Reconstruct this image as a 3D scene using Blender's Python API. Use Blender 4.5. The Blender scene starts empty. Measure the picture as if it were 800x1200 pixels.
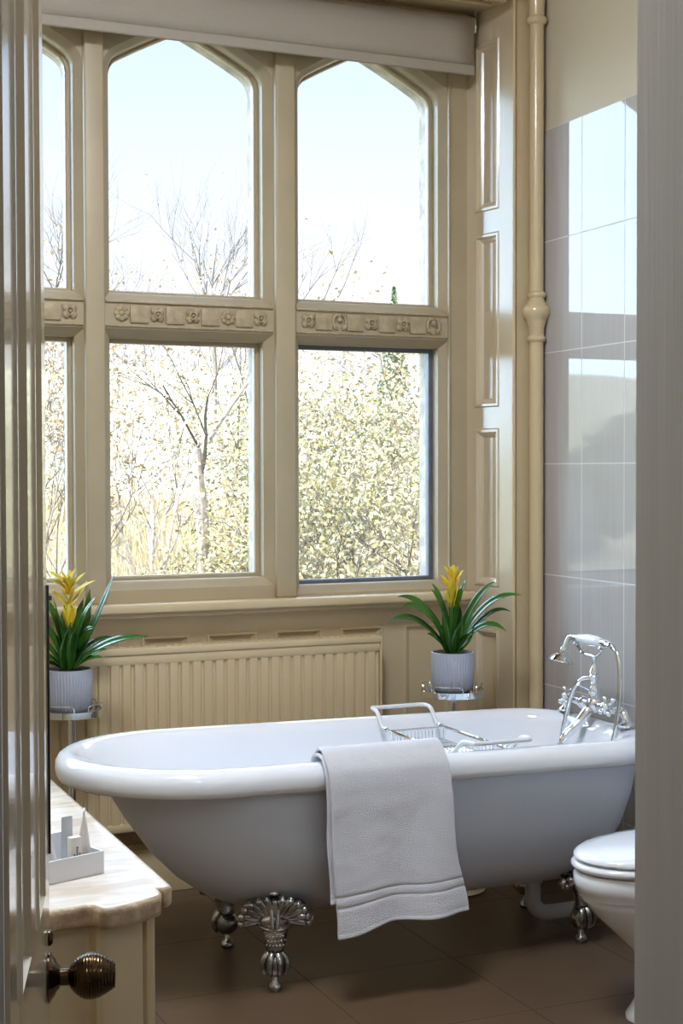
import bpy, bmesh, math, random
from mathutils import Vector, Matrix, noise
C = bpy.context.scene.collection
PI = math.pi
R = math.radians

# ------------------------------------------------------------------ materials
def mat(name, col, rough=0.5, metal=0.0, spec=0.5, ior=None, coat=0.0, var=0.0, vscale=8.0, bump=0.0, bscale=60.0, stretch=(1, 1, 1), col2=None, trans=0.0):
    m = bpy.data.materials.new(name); m.use_nodes = True
    nt = m.node_tree; b = nt.nodes['Principled BSDF']
    b.inputs['Base Color'].default_value = (*col, 1)
    b.inputs['Roughness'].default_value = rough
    b.inputs['Metallic'].default_value = metal
    b.inputs['Specular IOR Level'].default_value = spec
    if ior: b.inputs['IOR'].default_value = ior
    b.inputs['Coat Weight'].default_value = coat
    b.inputs['Coat Roughness'].default_value = 0.04
    tc = nt.nodes.new('ShaderNodeTexCoord'); mp = nt.nodes.new('ShaderNodeMapping')
    mp.inputs['Scale'].default_value = stretch
    nt.links.new(tc.outputs['Object'], mp.inputs['Vector'])
    if var > 0 or col2:
        n = nt.nodes.new('ShaderNodeTexNoise'); n.inputs['Scale'].default_value = vscale; n.inputs['Detail'].default_value = 5
        nt.links.new(mp.outputs['Vector'], n.inputs['Vector'])
        r = nt.nodes.new('ShaderNodeValToRGB')
        c2 = col2 if col2 else tuple(max(0, c * (1 - var)) for c in col)
        r.color_ramp.elements[0].position = 0.35; r.color_ramp.elements[0].color = (*c2, 1)
        r.color_ramp.elements[1].position = 0.65; r.color_ramp.elements[1].color = (*col, 1)
        nt.links.new(n.outputs['Fac'], r.inputs['Fac']); nt.links.new(r.outputs['Color'], b.inputs['Base Color'])
    if bump > 0:
        n2 = nt.nodes.new('ShaderNodeTexNoise'); n2.inputs['Scale'].default_value = bscale; n2.inputs['Detail'].default_value = 4
        nt.links.new(mp.outputs['Vector'], n2.inputs['Vector'])
        bp = nt.nodes.new('ShaderNodeBump'); bp.inputs['Strength'].default_value = bump; bp.inputs['Distance'].default_value = 0.01
        nt.links.new(n2.outputs['Fac'], bp.inputs['Height']); nt.links.new(bp.outputs['Normal'], b.inputs['Normal'])
    return m

CREAM = (0.56, 0.44, 0.262)
M = {}
M['cream'] = mat('cream_paint', CREAM, 0.42, var=0.05, vscale=3, bump=0.05, bscale=25)
M['surround'] = mat('dimmed_cream_paint', (0.44, 0.355, 0.222), 0.42, var=0.08, vscale=5, bump=0.08, bscale=30)  # cream paint darkened to imitate the weaker light around the window
M['cream_gloss'] = mat('cream_gloss_paint', (0.61, 0.475, 0.275), 0.24, coat=0.35, var=0.04, vscale=3)
M['reveal'] = mat('reveal_gloss_paint', (0.58, 0.47, 0.31), 0.22, ior=1.6, coat=0.9, var=0.03, vscale=3)
M['reveal'].node_tree.nodes['Principled BSDF'].inputs['Coat Roughness'].default_value = 0.16
M['reveal'].node_tree.nodes['Principled BSDF'].inputs['Coat IOR'].default_value = 2.1
M['wall'] = mat('wall_paint', (0.58, 0.515, 0.385), 0.6, var=0.04, vscale=2, bump=0.05, bscale=30)
M['frieze'] = mat('carved_cream', (0.45, 0.355, 0.21), 0.6, var=0.25, vscale=30, bump=0.3, bscale=60)
M['hall'] = mat('hall_paint', (0.52, 0.48, 0.41), 0.5, var=0.06, vscale=40, stretch=(1, 1, 0.03), bump=0.06, bscale=120)
M['door'] = mat('door_paint', (0.55, 0.46, 0.32), 0.16, var=0.04, vscale=4, stretch=(1, 1, 0.3), coat=0.3)
M['ceiling'] = mat('ceiling_paint', (0.75, 0.70, 0.60), 0.7, var=0.03, vscale=2)
M['radiator'] = mat('radiator_enamel', (0.64, 0.50, 0.295), 0.35, var=0.02, vscale=3)
M['stone'] = mat('window_stone', (0.42, 0.36, 0.30), 0.85, var=0.35, vscale=18, bump=0.5, bscale=50)
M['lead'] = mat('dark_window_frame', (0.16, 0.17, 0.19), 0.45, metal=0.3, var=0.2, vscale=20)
M['white'] = mat('white_enamel', (0.80, 0.81, 0.83), 0.10, coat=0.6, var=0.02, vscale=2)
M['ceramic'] = mat('white_ceramic', (0.78, 0.79, 0.80), 0.12, coat=0.5, var=0.02, vscale=2)
M['greyshell'] = mat('pale_grey_enamel', (0.68, 0.72, 0.82), 0.32, var=0.03, vscale=2)
M['chrome'] = mat('chrome', (0.80, 0.82, 0.84), 0.07, metal=1.0, var=0.03, vscale=9)
M['dullchrome'] = mat('antique_chrome', (0.66, 0.64, 0.62), 0.18, metal=1.0, var=0.6, vscale=26, bump=0.1, bscale=70)
M['brass'] = mat('dark_bronze', (0.12, 0.075, 0.037), 0.2, metal=1.0, var=0.6, vscale=14, stretch=(1, 1, 1))
M['black'] = mat('black_metal', (0.015, 0.014, 0.013), 0.45, var=0.2)
M['towel'] = mat('white_terry', (0.88, 0.87, 0.90), 0.95, spec=0.1, var=0.03, vscale=300, bump=0.8, bscale=520)
M['plastic'] = mat('white_plastic', (0.72, 0.72, 0.72), 0.3, var=0.02)
M['pot'] = mat('grey_ribbed_ceramic', (0.37, 0.38, 0.43), 0.55, var=0.06, vscale=30)
M['soil'] = mat('dark_soil', (0.02, 0.014, 0.010), 0.95, var=0.5, vscale=80, bump=0.8, bscale=90)
M['leaf'] = mat('glossy_leaf', (0.045, 0.15, 0.018), 0.26, var=0.45, vscale=9, coat=0.15)
M['bract'] = mat('yellow_bract', (0.80, 0.52, 0.03), 0.42, col2=(0.55, 0.55, 0.05), vscale=14)
M['card'] = mat('white_card', (0.72, 0.72, 0.74), 0.6, var=0.03)
M['tube'] = mat('ivory_tube', (0.74, 0.71, 0.66), 0.4, var=0.03)
M['greytube'] = mat('pale_grey_sachet', (0.50, 0.53, 0.55), 0.45, var=0.12, vscale=40)
M['ink'] = mat('grey_ink', (0.12, 0.12, 0.13), 0.7, var=0.1)
M['pvc'] = mat('white_pipe', (0.60, 0.60, 0.60), 0.35, var=0.03)
M['blind'] = mat('blind_fabric', (0.38, 0.325, 0.26), 0.85, var=0.04, vscale=150, bump=0.1, bscale=300)
M['bark'] = mat('pale_bark', (0.36, 0.30, 0.26), 0.9, var=0.35, vscale=12, bump=0.4, bscale=30)
M['twig'] = mat('twig_bark', (0.11, 0.09, 0.075), 0.9, var=0.3, vscale=12)
M['lf_yellow'] = mat('autumn_leaf', (0.40, 0.335, 0.16), 0.6, col2=(0.19, 0.18, 0.085), vscale=9)
M['lf_tan'] = mat('dry_leaf', (0.46, 0.35, 0.215), 0.7, col2=(0.30, 0.225, 0.13), vscale=9)
M['lf_green'] = mat('evergreen_leaf', (0.22, 0.26, 0.15), 0.6, col2=(0.13, 0.16, 0.10), vscale=3)
M['straw'] = mat('straw', (0.48, 0.38, 0.22), 0.8, col2=(0.30, 0.255, 0.16), vscale=2)
M['earth'] = mat('bank_grass', (0.36, 0.31, 0.20), 0.9, col2=(0.27, 0.265, 0.155), vscale=1.2, bump=0.5, bscale=8)

def marble():
    m = mat('pale_marble', (0.74, 0.70, 0.64), 0.16, coat=0.4, bump=0.04, bscale=30)
    nt = m.node_tree; b = nt.nodes['Principled BSDF']
    tc = nt.nodes.new('ShaderNodeTexCoord'); n = nt.nodes.new('ShaderNodeTexNoise')
    mp = nt.nodes.new('ShaderNodeMapping'); mp.inputs['Scale'].default_value = (3, 9, 9)
    n.inputs['Scale'].default_value = 2.2; n.inputs['Detail'].default_value = 8; n.inputs['Distortion'].default_value = 1.0
    r = nt.nodes.new('ShaderNodeValToRGB'); e = r.color_ramp.elements
    e[0].position = 0.40; e[0].color = (0.60, 0.52, 0.42, 1); e[1].position = 0.58; e[1].color = (0.74, 0.69, 0.62, 1)
    v = nt.nodes.new('ShaderNodeTexVoronoi'); v.inputs['Scale'].default_value = 28
    vr = nt.nodes.new('ShaderNodeValToRGB'); ve = vr.color_ramp.elements
    ve[0].position = 0.06; ve[0].color = (0.12, 0.07, 0.04, 1); ve[1].position = 0.12; ve[1].color = (1, 1, 1, 1)
    mx = nt.nodes.new('ShaderNodeMix'); mx.data_type = 'RGBA'; mx.blend_type = 'MULTIPLY'; mx.inputs[0].default_value = 0.6
    L = nt.links.new
    L(tc.outputs['Object'], mp.inputs['Vector']); L(mp.outputs['Vector'], n.inputs['Vector']); L(n.outputs['Fac'], r.inputs['Fac'])
    L(mp.outputs['Vector'], v.inputs['Vector']); L(v.outputs['Distance'], vr.inputs['Fac'])
    L(r.outputs['Color'], mx.inputs[6]); L(vr.outputs['Color'], mx.inputs[7]); L(mx.outputs[2], b.inputs['Base Color'])
    return m
M['marble'] = marble()
M['marble_edge'] = mat('travertine_edge', (0.56, 0.43, 0.28), 0.5, col2=(0.34, 0.23, 0.13), vscale=38, bump=0.4, bscale=60)

def grid_mat(name, ca, cb, cg, u, v, u0, v0, pu, pv, w, rough, ior=1.5, coat=0.0, streak=(1, 1, 1), sscale=4, groutrough=0.6, gbump=0.35):
    # joints from object coordinates: u, v are axis names
    m = bpy.data.materials.new(name); m.use_nodes = True; nt = m.node_tree; L = nt.links.new
    b = nt.nodes['Principled BSDF']; b.inputs['IOR'].default_value = ior; b.inputs['Coat Weight'].default_value = coat; b.inputs['Coat Roughness'].default_value = 0.03
    tc = nt.nodes.new('ShaderNodeTexCoord'); sp = nt.nodes.new('ShaderNodeSeparateXYZ'); L(tc.outputs['Object'], sp.inputs[0])
    def math_(op, a, bb=None):
        n = nt.nodes.new('ShaderNodeMath'); n.operation = op
        for i, s in enumerate((a, bb)):
            if s is None: continue
            if isinstance(s, (int, float)): n.inputs[i].default_value = s
            else: L(s, n.inputs[i])
        return n.outputs[0]
    def line(ax, o, p):
        t = math_('SUBTRACT', sp.outputs[ax], o); t = math_('DIVIDE', t, p)
        fr = math_('FRACT', t); d = math_('MINIMUM', fr, math_('SUBTRACT', 1.0, fr)); d = math_('MULTIPLY', d, p)
        return math_('LESS_THAN', d, w / 2), math_('FLOOR', t)
    a, fa = line(u, u0, pu); c, fc = line(v, v0, pv)
    g = math_('MAXIMUM', a, c)
    wn = nt.nodes.new('ShaderNodeTexWhiteNoise'); wn.noise_dimensions = '2D'
    cb_ = nt.nodes.new('ShaderNodeCombineXYZ'); L(fa, cb_.inputs[0]); L(fc, cb_.inputs[1]); L(cb_.outputs[0], wn.inputs['Vector'])
    mp = nt.nodes.new('ShaderNodeMapping'); mp.inputs['Scale'].default_value = streak; L(tc.outputs['Object'], mp.inputs['Vector'])
    n = nt.nodes.new('ShaderNodeTexNoise'); n.inputs['Scale'].default_value = sscale; n.inputs['Detail'].default_value = 6; L(mp.outputs['Vector'], n.inputs['Vector'])
    f = math_('ADD', math_('MULTIPLY', n.outputs['Fac'], 0.8), math_('MULTIPLY', wn.outputs['Value'], 0.25))
    mx = nt.nodes.new('ShaderNodeMix'); mx.data_type = 'RGBA'; L(f, mx.inputs[0]); mx.inputs[6].default_value = (*ca, 1); mx.inputs[7].default_value = (*cb, 1)
    m2 = nt.nodes.new('ShaderNodeMix'); m2.data_type = 'RGBA'; L(g, m2.inputs[0]); L(mx.outputs[2], m2.inputs[6]); m2.inputs[7].default_value = (*cg, 1)
    L(m2.outputs[2], b.inputs['Base Color'])
    rr = math_('ADD', math_('MULTIPLY', g, groutrough - rough), rough); L(rr, b.inputs['Roughness'])
    bp = nt.nodes.new('ShaderNodeBump'); bp.inputs['Strength'].default_value = gbump; bp.inputs['Distance'].default_value = 0.002; bp.invert = True
    L(g, bp.inputs['Height']); L(bp.outputs['Normal'], b.inputs['Normal'])
    return m
M['tile'] = grid_mat('greige_wall_tile', (0.40, 0.37, 0.34), (0.50, 0.47, 0.44), (0.62, 0.60, 0.57), 'Y', 'Z', 4.231, 0.264, 0.2495, 0.386, 0.004, 0.03, ior=1.52, streak=(1, 10, 0.6), sscale=6)
M['floor'] = grid_mat('brown_floor_tile', (0.088, 0.053, 0.030), (0.126, 0.078, 0.045), (0.066, 0.041, 0.025), 'X', 'Y', 0.16, 0.14, 0.45, 0.45, 0.004, 0.34, ior=1.5, streak=(1.2, 6, 6), sscale=5, gbump=0.2)

def glass():
    m = bpy.data.materials.new('window_glass'); m.use_nodes = True; nt = m.node_tree; L = nt.links.new
    nt.nodes.remove(nt.nodes['Principled BSDF'])
    o = nt.nodes['Material Output']; t = nt.nodes.new('ShaderNodeBsdfTransparent'); g = nt.nodes.new('ShaderNodeBsdfGlossy')
    g.inputs['Roughness'].default_value = 0.01; t.inputs['Color'].default_value = (0.995, 1, 1, 1)
    f = nt.nodes.new('ShaderNodeFresnel'); f.inputs['IOR'].default_value = 1.25
    mx = nt.nodes.new('ShaderNodeMixShader'); L(f.outputs[0], mx.inputs[0]); L(t.outputs[0], mx.inputs[1]); L(g.outputs[0], mx.inputs[2]); L(mx.outputs[0], o.inputs['Surface'])
    return m
M['glass'] = glass()

# ------------------------------------------------------------------ geometry
class MB:
    """collects shapes into one mesh"""
    def __init__(s): s.v = []; s.f = []; s.mi = []; s.m = 0
    def add(s, vs, fs):
        o = len(s.v); s.v += [tuple(v) for v in vs]; s.f += [tuple(i + o for i in f) for f in fs]; s.mi += [s.m] * len(fs); return s
    def bm(s, bm, mtx=None):
        bm.verts.ensure_lookup_table(); bm.verts.index_update()
        vs = [(mtx @ v.co if mtx else v.co.copy()) for v in bm.verts]
        s.add(vs, [[v.index for v in f.verts] for f in bm.faces]); bm.free(); return s
    def box(s, a, b, bev=0.0, seg=2, mtx=None):
        bm = bmesh.new(); bmesh.ops.create_cube(bm, size=1)
        for v in bm.verts: v.co = Vector([(a[i] + b[i]) / 2 + v.co[i] * (b[i] - a[i]) for i in range(3)])
        if bev > 0: bmesh.ops.bevel(bm, geom=list(bm.edges), offset=bev, segments=seg, affect='EDGES', profile=0.5)
        return s.bm(bm, mtx)
    def rings(s, rs, close=True, cap0=True, cap1=True):
        n = len(rs[0]); vs = [p for r in rs for p in r]; fs = []
        for i in range(len(rs) - 1):
            for j in range(n if close else n - 1):
                k = (j + 1) % n; fs.append((i * n + j, i * n + k, (i + 1) * n + k, (i + 1) * n + j))
        if cap0: fs.append(tuple(reversed(range(n))))
        if cap1: fs.append(tuple((len(rs) - 1) * n + j for j in range(n)))
        return s.add(vs, fs)
    def lathe(s, prof, c=(0, 0, 0), n=24, mtx=None, ribs=None):
        rs = []
        for (r, z) in prof:
            ring = []
            for j in range(n):
                a = 2 * PI * j / n; rr = r * (1 + (ribs(a, z) if ribs else 0))
                p = Vector((rr * math.cos(a), rr * math.sin(a), z))
                ring.append((mtx @ p if mtx else p) + Vector(c))
            rs.append(ring)
        return s.rings(rs)
    def ball(s, c, r, sc=(1, 1, 1), n=12, mtx=None):
        bm = bmesh.new(); bmesh.ops.create_uvsphere(bm, u_segments=n, v_segments=max(6, n * 2 // 3), radius=r)
        for v in bm.verts:
            p = Vector((v.co.x * sc[0], v.co.y * sc[1], v.co.z * sc[2])); v.co = (mtx @ p if mtx else p) + Vector(c)
        return s.bm(bm)
    def tube(s, pts, r, n=8, closed=False):
        pts = [Vector(p) for p in pts]; N = len(pts); rad = r if isinstance(r, (list, tuple)) else [r] * N
        up = None; rs = []
        for i, p in enumerate(pts):
            if closed: t = pts[(i + 1) % N] - pts[i - 1]
            else: t = pts[min(i + 1, N - 1)] - pts[max(i - 1, 0)]
            t.normalize()
            if up is None:
                up = Vector((0, 0, 1)) if abs(t.z) < 0.9 else Vector((1, 0, 0))
            x = t.cross(up); x.normalize(); up = x.cross(t); up.normalize()
            rs.append([p + (x * math.cos(2 * PI * j / n) + up * math.sin(2 * PI * j / n)) * rad[i] for j in range(n)])
        if closed: rs.append(rs[0]); return s.rings(rs, cap0=False, cap1=False)
        return s.rings(rs)
    def prism(s, poly, z0, z1, bev=0.0):
        bm = bmesh.new(); lo = [bm.verts.new((x, y, z0)) for x, y in poly]; f = bm.faces.new(lo)
        e = bmesh.ops.extrude_face_region(bm, geom=[f]); 
        for g in e['geom']:
            if isinstance(g, bmesh.types.BMVert): g.co.z = z1
        bmesh.ops.recalc_face_normals(bm, faces=list(bm.faces))
        if bev > 0:
            es = [ed for ed in bm.edges if abs(ed.verts[0].co.z - ed.verts[1].co.z) < 1e-6]
            bmesh.ops.bevel(bm, geom=es, offset=bev, segments=3, affect='EDGES', profile=0.6)
        return s.bm(bm)
    def build(s, name, mats, parent=None, loc=(0, 0, 0), smooth=True, ang=35, kind=None, recalc=True):
        me = bpy.data.meshes.new(name); me.from_pydata(s.v, [], s.f)
        if recalc:
            bm = bmesh.new(); bm.from_mesh(me); bmesh.ops.remove_doubles(bm, verts=list(bm.verts), dist=1e-6)
            bmesh.ops.recalc_face_normals(bm, faces=list(bm.faces))
            keep = len(bm.faces) == len(s.f); bm.to_mesh(me); bm.free()
        else: keep = True
        if not isinstance(mats, (list, tuple)): mats = [mats]
        for m in mats: me.materials.append(m)
        if len(mats) > 1 and keep:
            for p, i in zip(me.polygons, s.mi): p.material_index = i
        if smooth:
            try: me.shade_smooth() if False else None
            except Exception: pass
            for p in me.polygons: p.use_smooth = True
            try: me.set_sharp_from_angle(angle=R(ang))
            except Exception: pass
        o = bpy.data.objects.new(name, me); C.objects.link(o)
        if parent: o.parent = parent
        else: o.location = loc
        if kind: o['kind'] = kind
        return o

def thing(name, label, cat, loc=(0, 0, 0), rz=0.0, group=None, kind=None):
    o = bpy.data.objects.new(name, None); C.objects.link(o); o.location = loc; o.rotation_euler = (0, 0, rz); o.empty_display_size = 0.05
    tag(o, label, cat, group, kind); return o
def tag(o, label, cat, group=None, kind=None):
    if label: o['label'] = label
    if cat: o['category'] = cat
    if group: o['group'] = group
    if kind: o['kind'] = kind
    return o
def struct(name, mb, m, parent=None, label=None, cat=None, **k):
    o = mb.build(name, m, parent, kind=None if parent else 'structure', **k)
    if not parent: tag(o, label, cat)
    return o
def bez(p0, p1, p2, n):
    p0, p1, p2 = Vector(p0), Vector(p1), Vector(p2)
    return [p0 * (1 - t) ** 2 + p1 * 2 * t * (1 - t) + p2 * t * t for t in [i / n for i in range(n + 1)]]
def smooth_path(pts, sub=6):
    pts = [Vector(p) for p in pts]; out = []
    for i in range(len(pts) - 1):
        p0, p1, p2, p3 = pts[max(i - 1, 0)], pts[i], pts[i + 1], pts[min(i + 2, len(pts) - 1)]
        for j in range(sub):
            t = j / sub
            out.append(0.5 * ((2 * p1) + (p2 - p0) * t + (2 * p0 - 5 * p1 + 4 * p2 - p3) * t * t + (3 * p1 - p0 - 3 * p2 + p3) * t ** 3))
    out.append(pts[-1]); return out

# ------------------------------------------------------------------ room shell
def panelled(mb, W, H, rects, f, mould=0.022, depth=0.012, bead=0.004):
    """front face W x H with recessed moulded panels; f maps (u, z, out) to a point"""
    us = sorted({0, W} | {r[0] for r in rects} | {r[2] for r in rects}); zs = sorted({0, H} | {r[1] for r in rects} | {r[3] for r in rects})
    for i in range(len(us) - 1):
        for j in range(len(zs) - 1):
            cu, cz = (us[i] + us[i + 1]) / 2, (zs[j] + zs[j + 1]) / 2
            if any(r[0] < cu < r[2] and r[1] < cz < r[3] for r in rects): continue
            mb.add([f(us[i], zs[j], 0), f(us[i + 1], zs[j], 0), f(us[i + 1], zs[j + 1], 0), f(us[i], zs[j + 1], 0)], [(0, 1, 2, 3)])
    for (a, b, c, d) in rects:
        rs = []
        for off, n in ((0, 0), (0.15, bead), (0.4, bead), (0.55, -depth * 0.35), (0.8, -depth * 0.6), (1.0, -depth)):
            o = off * mould; rs.append([f(a + o, b + o, n), f(c - o, b + o, n), f(c - o, d - o, n), f(a + o, d - o, n)])
        mb.rings(rs, cap0=False, cap1=True)
    return mb

ZC = 3.3
struct('floor', MB().box((-1.2, -1.7, -0.12), (3.0, 4.76, 0)), M['floor'], label='brown square floor tiles under the bath', cat='floor')
struct('ceiling', MB().box((-0.6, 1.3, ZC), (3.0, 5.0, ZC + 0.15)), M['ceiling'], label='plain ceiling over the bathroom', cat='ceiling')
struct('wall_right', MB().box((2.715, 1.46, 0), (2.95, 4.5, ZC)), M['wall'], label='plain cream wall above the glossy tiles', cat='wall')
tl = MB().box((2.708, 1.48, 0.0), (2.715, 4.487, 2.58))
struct('trim_1', tl, M['tile'], label='glossy greige wall tiles reflecting the window', cat='wall tiles')
struct('wall_left', MB().box((-0.6, 1.46, 0), (-0.35, 4.76, ZC)), M['wall'], label='left wall behind the open door', cat='wall')
w = MB()
w.prism([(-0.9, 1.30), (0.238, 1.30), (0.268, 1.458), (-0.9, 1.46)], 0, ZC); w.box((1.0096, 1.30, 0), (2.95, 1.46, ZC)); w.box((0.238, 1.30, 2.2), (1.0096, 1.458, ZC))
struct('wall_near', w, M['hall'], label='grey doorway jamb edge at the right of the photo', cat='wall')
h = MB()
h.box((-1.1, -1.7, 0), (-0.9, 1.46, 2.95)); h.box((2.3, -1.7, 0), (2.5, 1.3, 2.95)); h.box((-1.1, -1.9, 0), (2.5, -1.7, 2.95))
struct('wall_back', h, M['hall'], label='walls of the hallway outside the bathroom', cat='wall')
struct('ceiling_hall', MB().box((-1.1, -1.9, 2.95), (2.5, 1.3, 3.1)), M['ceiling'], label='ceiling of the hallway outside the bathroom', cat='ceiling')

# pier with splayed, panelled window reveal
pier = MB().prism([(2.612, 4.5), (2.95, 4.5), (2.95, 4.94), (2.565, 4.94), (2.565, 4.74)], 0, ZC)
struct('wall_pier', pier, M['cream'], label='cream pier between the window and the tiles', cat='wall')
A, B_ = Vector((2.547, 4.742, 0)), Vector((2.597, 4.5, 0))          # far and near foot of the reveal face
du = (B_ - A).normalized(); nn = Vector((-du.y, du.x, 0)); nn = nn if nn.x < 0 else -nn
RW = (B_ - A).length
rf = lambda u, z, o: A + du * u + nn * o + Vector((0, 0, z))
ru0, ru1 = 0.045, 0.178
rv = MB()
panelled(rv, RW, 3.03, [(ru0, 0.12, ru1, 0.836), (ru0, 0.985, ru1, 1.549), (ru0, 1.624, ru1, 2.241), (ru0, 2.319, ru1, 2.916)], rf, mould=0.032, depth=0.016)
rv.add([rf(0, 0, 0), rf(0, 3.03, 0), rf(0, 3.03, -0.016), rf(0, 0, -0.016)], [(0, 1, 2, 3)])
rv.add([rf(RW, 0, 0), rf(RW, 3.03, 0), rf(RW, 3.03, -0.02), rf(RW, 0, -0.02)], [(0, 1, 2, 3)])
struct('trim_2', rv, M['reveal'], label='splayed reveal with four sunk panels right of the window', cat='panelling', recalc=False, smooth=False)
# thin bead down the near edge of the reveal
struct('trim_3', MB().tube([(2.600, 4.494, 0.02), (2.600, 4.494, 3.03)], 0.006, 8), M['cream_gloss'], label='thin bead on the near edge of the panelled reveal', cat='trim')

# colonnette with moulded collar
prof = [(0.040, 0.0), (0.040, 0.10), (0.030, 0.13), (0.0245, 0.15), (0.0245, 1.845), (0.031, 1.85), (0.033, 1.857), (0.031, 1.864), (0.026, 1.868), (0.027, 1.895), (0.034, 1.915), (0.036, 1.925),
        (0.046, 1.935), (0.049, 1.945), (0.049, 1.962), (0.040, 1.972), (0.030, 1.985), (0.027, 1.998), (0.033, 2.004), (0.034, 2.011), (0.030, 2.018), (0.0245, 2.021), (0.0245, 2.94), (0.034, 2.946), (0.037, 2.955), (0.034, 2.964),
        (0.026, 2.97), (0.028, 3.02), (0.040, 3.08), (0.055, 3.13), (0.06, ZC)]
struct('trim_4', MB().lathe(prof, (2.675, 4.468, 0), 20), M['cream_gloss'], label='slender cream colonnette with moulded collar beside the tiles', cat='column', ang=50)

# lintel over the window bay and its mouldings
struct('wall_lintel', MB().box((-0.35, 4.47, 3.03), (2.62, 4.76, ZC)), M['cream'], label='cream soffit above the roller blind', cat='wall')
c_ = MB()
for (y0, y1, z0, z1) in ((4.45, 4.50, 3.005, 3.05), (4.56, 4.585, 3.018, 3.032), (4.715, 4.742, 2.985, 3.032)): c_.box((-0.35, y0, z0), (2.55, y1, z1), 0.006)
struct('trim_5', c_, M['cream_gloss'], label='cornice mouldings above the roller blind', cat='trim')

# dado below the sill with sunk panels, sill, skirting
dd = MB(); x0 = -0.35
rects = [(a - x0, 0.22, b - x0, 0.853) for a, b in ((-0.17, 0.0), (0.065, 0.24), (0.30, 0.475), (0.545, 0.72), (0.78, 0.96), (1.06, 1.26), (1.327, 1.495), (1.555, 1.738), (1.798, 1.976), (2.044, 2.212), (2.292, 2.48))]
panelled(dd, 2.90, 0.965, rects, lambda u, z, o: Vector((x0 + u, 4.74 - o, z)), mould=0.024, depth=0.007)
dd.box((-0.35, 4.758, 0), (2.57, 5.0, 0.94))
struct('wall_window', dd, M['cream'], label='cream panelled dado under the window', cat='wall', recalc=False, smooth=False)
sl = MB().box((-0.35, 4.655, 0.935), (2.545, 4.775, 0.967), 0.009, 3)
sl.box((-0.35, 4.69, 0.918), (2.545, 4.745, 0.936), 0.005)
struct('trim_6', sl, M['cream_gloss'], label='cream moulded window sill above the radiator', cat='window sill')
bb = MB().box((-0.35, 4.712, 0), (2.55, 4.742, 0.150), 0.004); bb.box((-0.35, 4.722, 0.146), (2.55, 4.742, 0.168), 0.006)
struct('baseboard_window', bb, M['cream_gloss'], label='tall cream skirting board under the radiator', cat='baseboard')

# ------------------------------------------------------------------ window lights
def arch(xa, xb, z0, zs, rr=0.075, off=0.0):
    """closed outline (x, z) of a light with a four-centred head; off grows it"""
    xa -= off; xb += off; z0 -= off; hw = (xb - xa) / 2; cx = (xa + xb) / 2; rr = rr + off * 0.6
    pts = [(xb, z0), (xb, zs)]
    for k in range(1, 7):
        a = R(60) * k / 6; pts.append((cx + hw - rr + rr * math.cos(a), zs + rr * math.sin(a)))
    px, pz = pts[-1]; dx = px - cx
    for k in range(1, 7):
        t = k / 6; pts.append((px - dx * t, pz + dx * (0.577 * t - 0.065 * t * t)))
    left = [(2 * cx - x, z) for x, z in pts[1:-1]]
    return pts + left[::-1] + [(xa, z0)]
def rect(xa, xb, z0, z1, off=0.0):
    return [(xb + off, z0 - off), (xb + off, z1 + off), (xa - off, z1 + off), (xa - off, z0 - off)]
YF, YI, YG, YS, YO = 4.74, 4.775, 4.835, 4.925, 5.0
lights = [(-0.07, 0.468, 1.035), (0.582, 1.120, 1.035), (1.236, 1.774, 1.035), (1.905, 2.447, 1.002)]
ZS = 2.705
surs = []; wallm = MB(); cells = [-0.35, 0.525, 1.1765, 1.838, 2.566]
for i, (xa, xb, zb) in enumerate(lights):
    up = lambda o: arch(xa, xb, 1.987, ZS, off=o)
    lo = lambda o: rect(xa, xb, zb, 1.840, off=o)
    for mi_, off, y in ((0, 0.027, YF), (1, 0.06, YO)):
        wallm.m = mi_; q = lambda x0, x1, z0, z1: wallm.add([(x0, y, z0), (x1, y, z0), (x1, y, z1), (x0, y, z1)], [(0, 1, 2, 3)])
        cl, cr = cells[i], cells[i + 1]; xl_, xr_ = xa - off, xb + off; zt = 3.12
        q(cl, cr, 0.94, zb - off); q(xl_, cl, zb - off, 1.840 + off); q(xr_, cr, zb - off, 1.840 + off); q(cl, cr, 1.840 + off, 1.987 - off)
        q(cl, xl_, 1.987 - off, zt); q(xr_, cr, 1.987 - off, zt); ar = [p for p in up(off) if p[1] >= ZS - 1e-6]
        for (p, p2) in zip(ar, ar[1:]): wallm.add([(p[0], y, p[1]), (p2[0], y, p2[1]), (p2[0], y, zt), (p[0], y, zt)], [(0, 1, 2, 3)])
    for fn in (up, lo):
        L = lambda o, y: [(x, y, z) for x, z in fn(o)]
        sur = MB(); sur.rings([L(0.027, YF), L(0.020, YF + 0.010), L(0.007, YI - 0.012), L(0, YI), L(0, YG + 0.012)], cap0=False, cap1=False)
        sur.m = 1; sur.rings([L(0, YG + 0.012), L(0, YS), L(0.06, YO)], cap0=False, cap1=False); surs.append(sur)
wallm.m = 0; wallm.box((-0.6, 4.76, 3.0), (-0.35, 5.0, ZC)); wallm.box((-0.6, 4.76, 0), (-0.35, 5.0, 3.0))
struct('wall_far', wallm, [M['surround'], M['stone']], label='cream mullioned window wall with arched lights', cat='wall', smooth=False, recalc=False)
po = MB()
for a, b in ((0.490, 0.555), (1.144, 1.209), (1.802, 1.874)):
    po.box((a, 4.715, 0.966), (b, 4.745, 3.03), 0.007, 3)
po.box((2.468, 4.728, 0.966), (2.474, 4.742, 3.03), 0.002); 
struct('trim_7', po, M['surround'], label='flat cream mullion posts between the window lights', cat='mullion')

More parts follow.
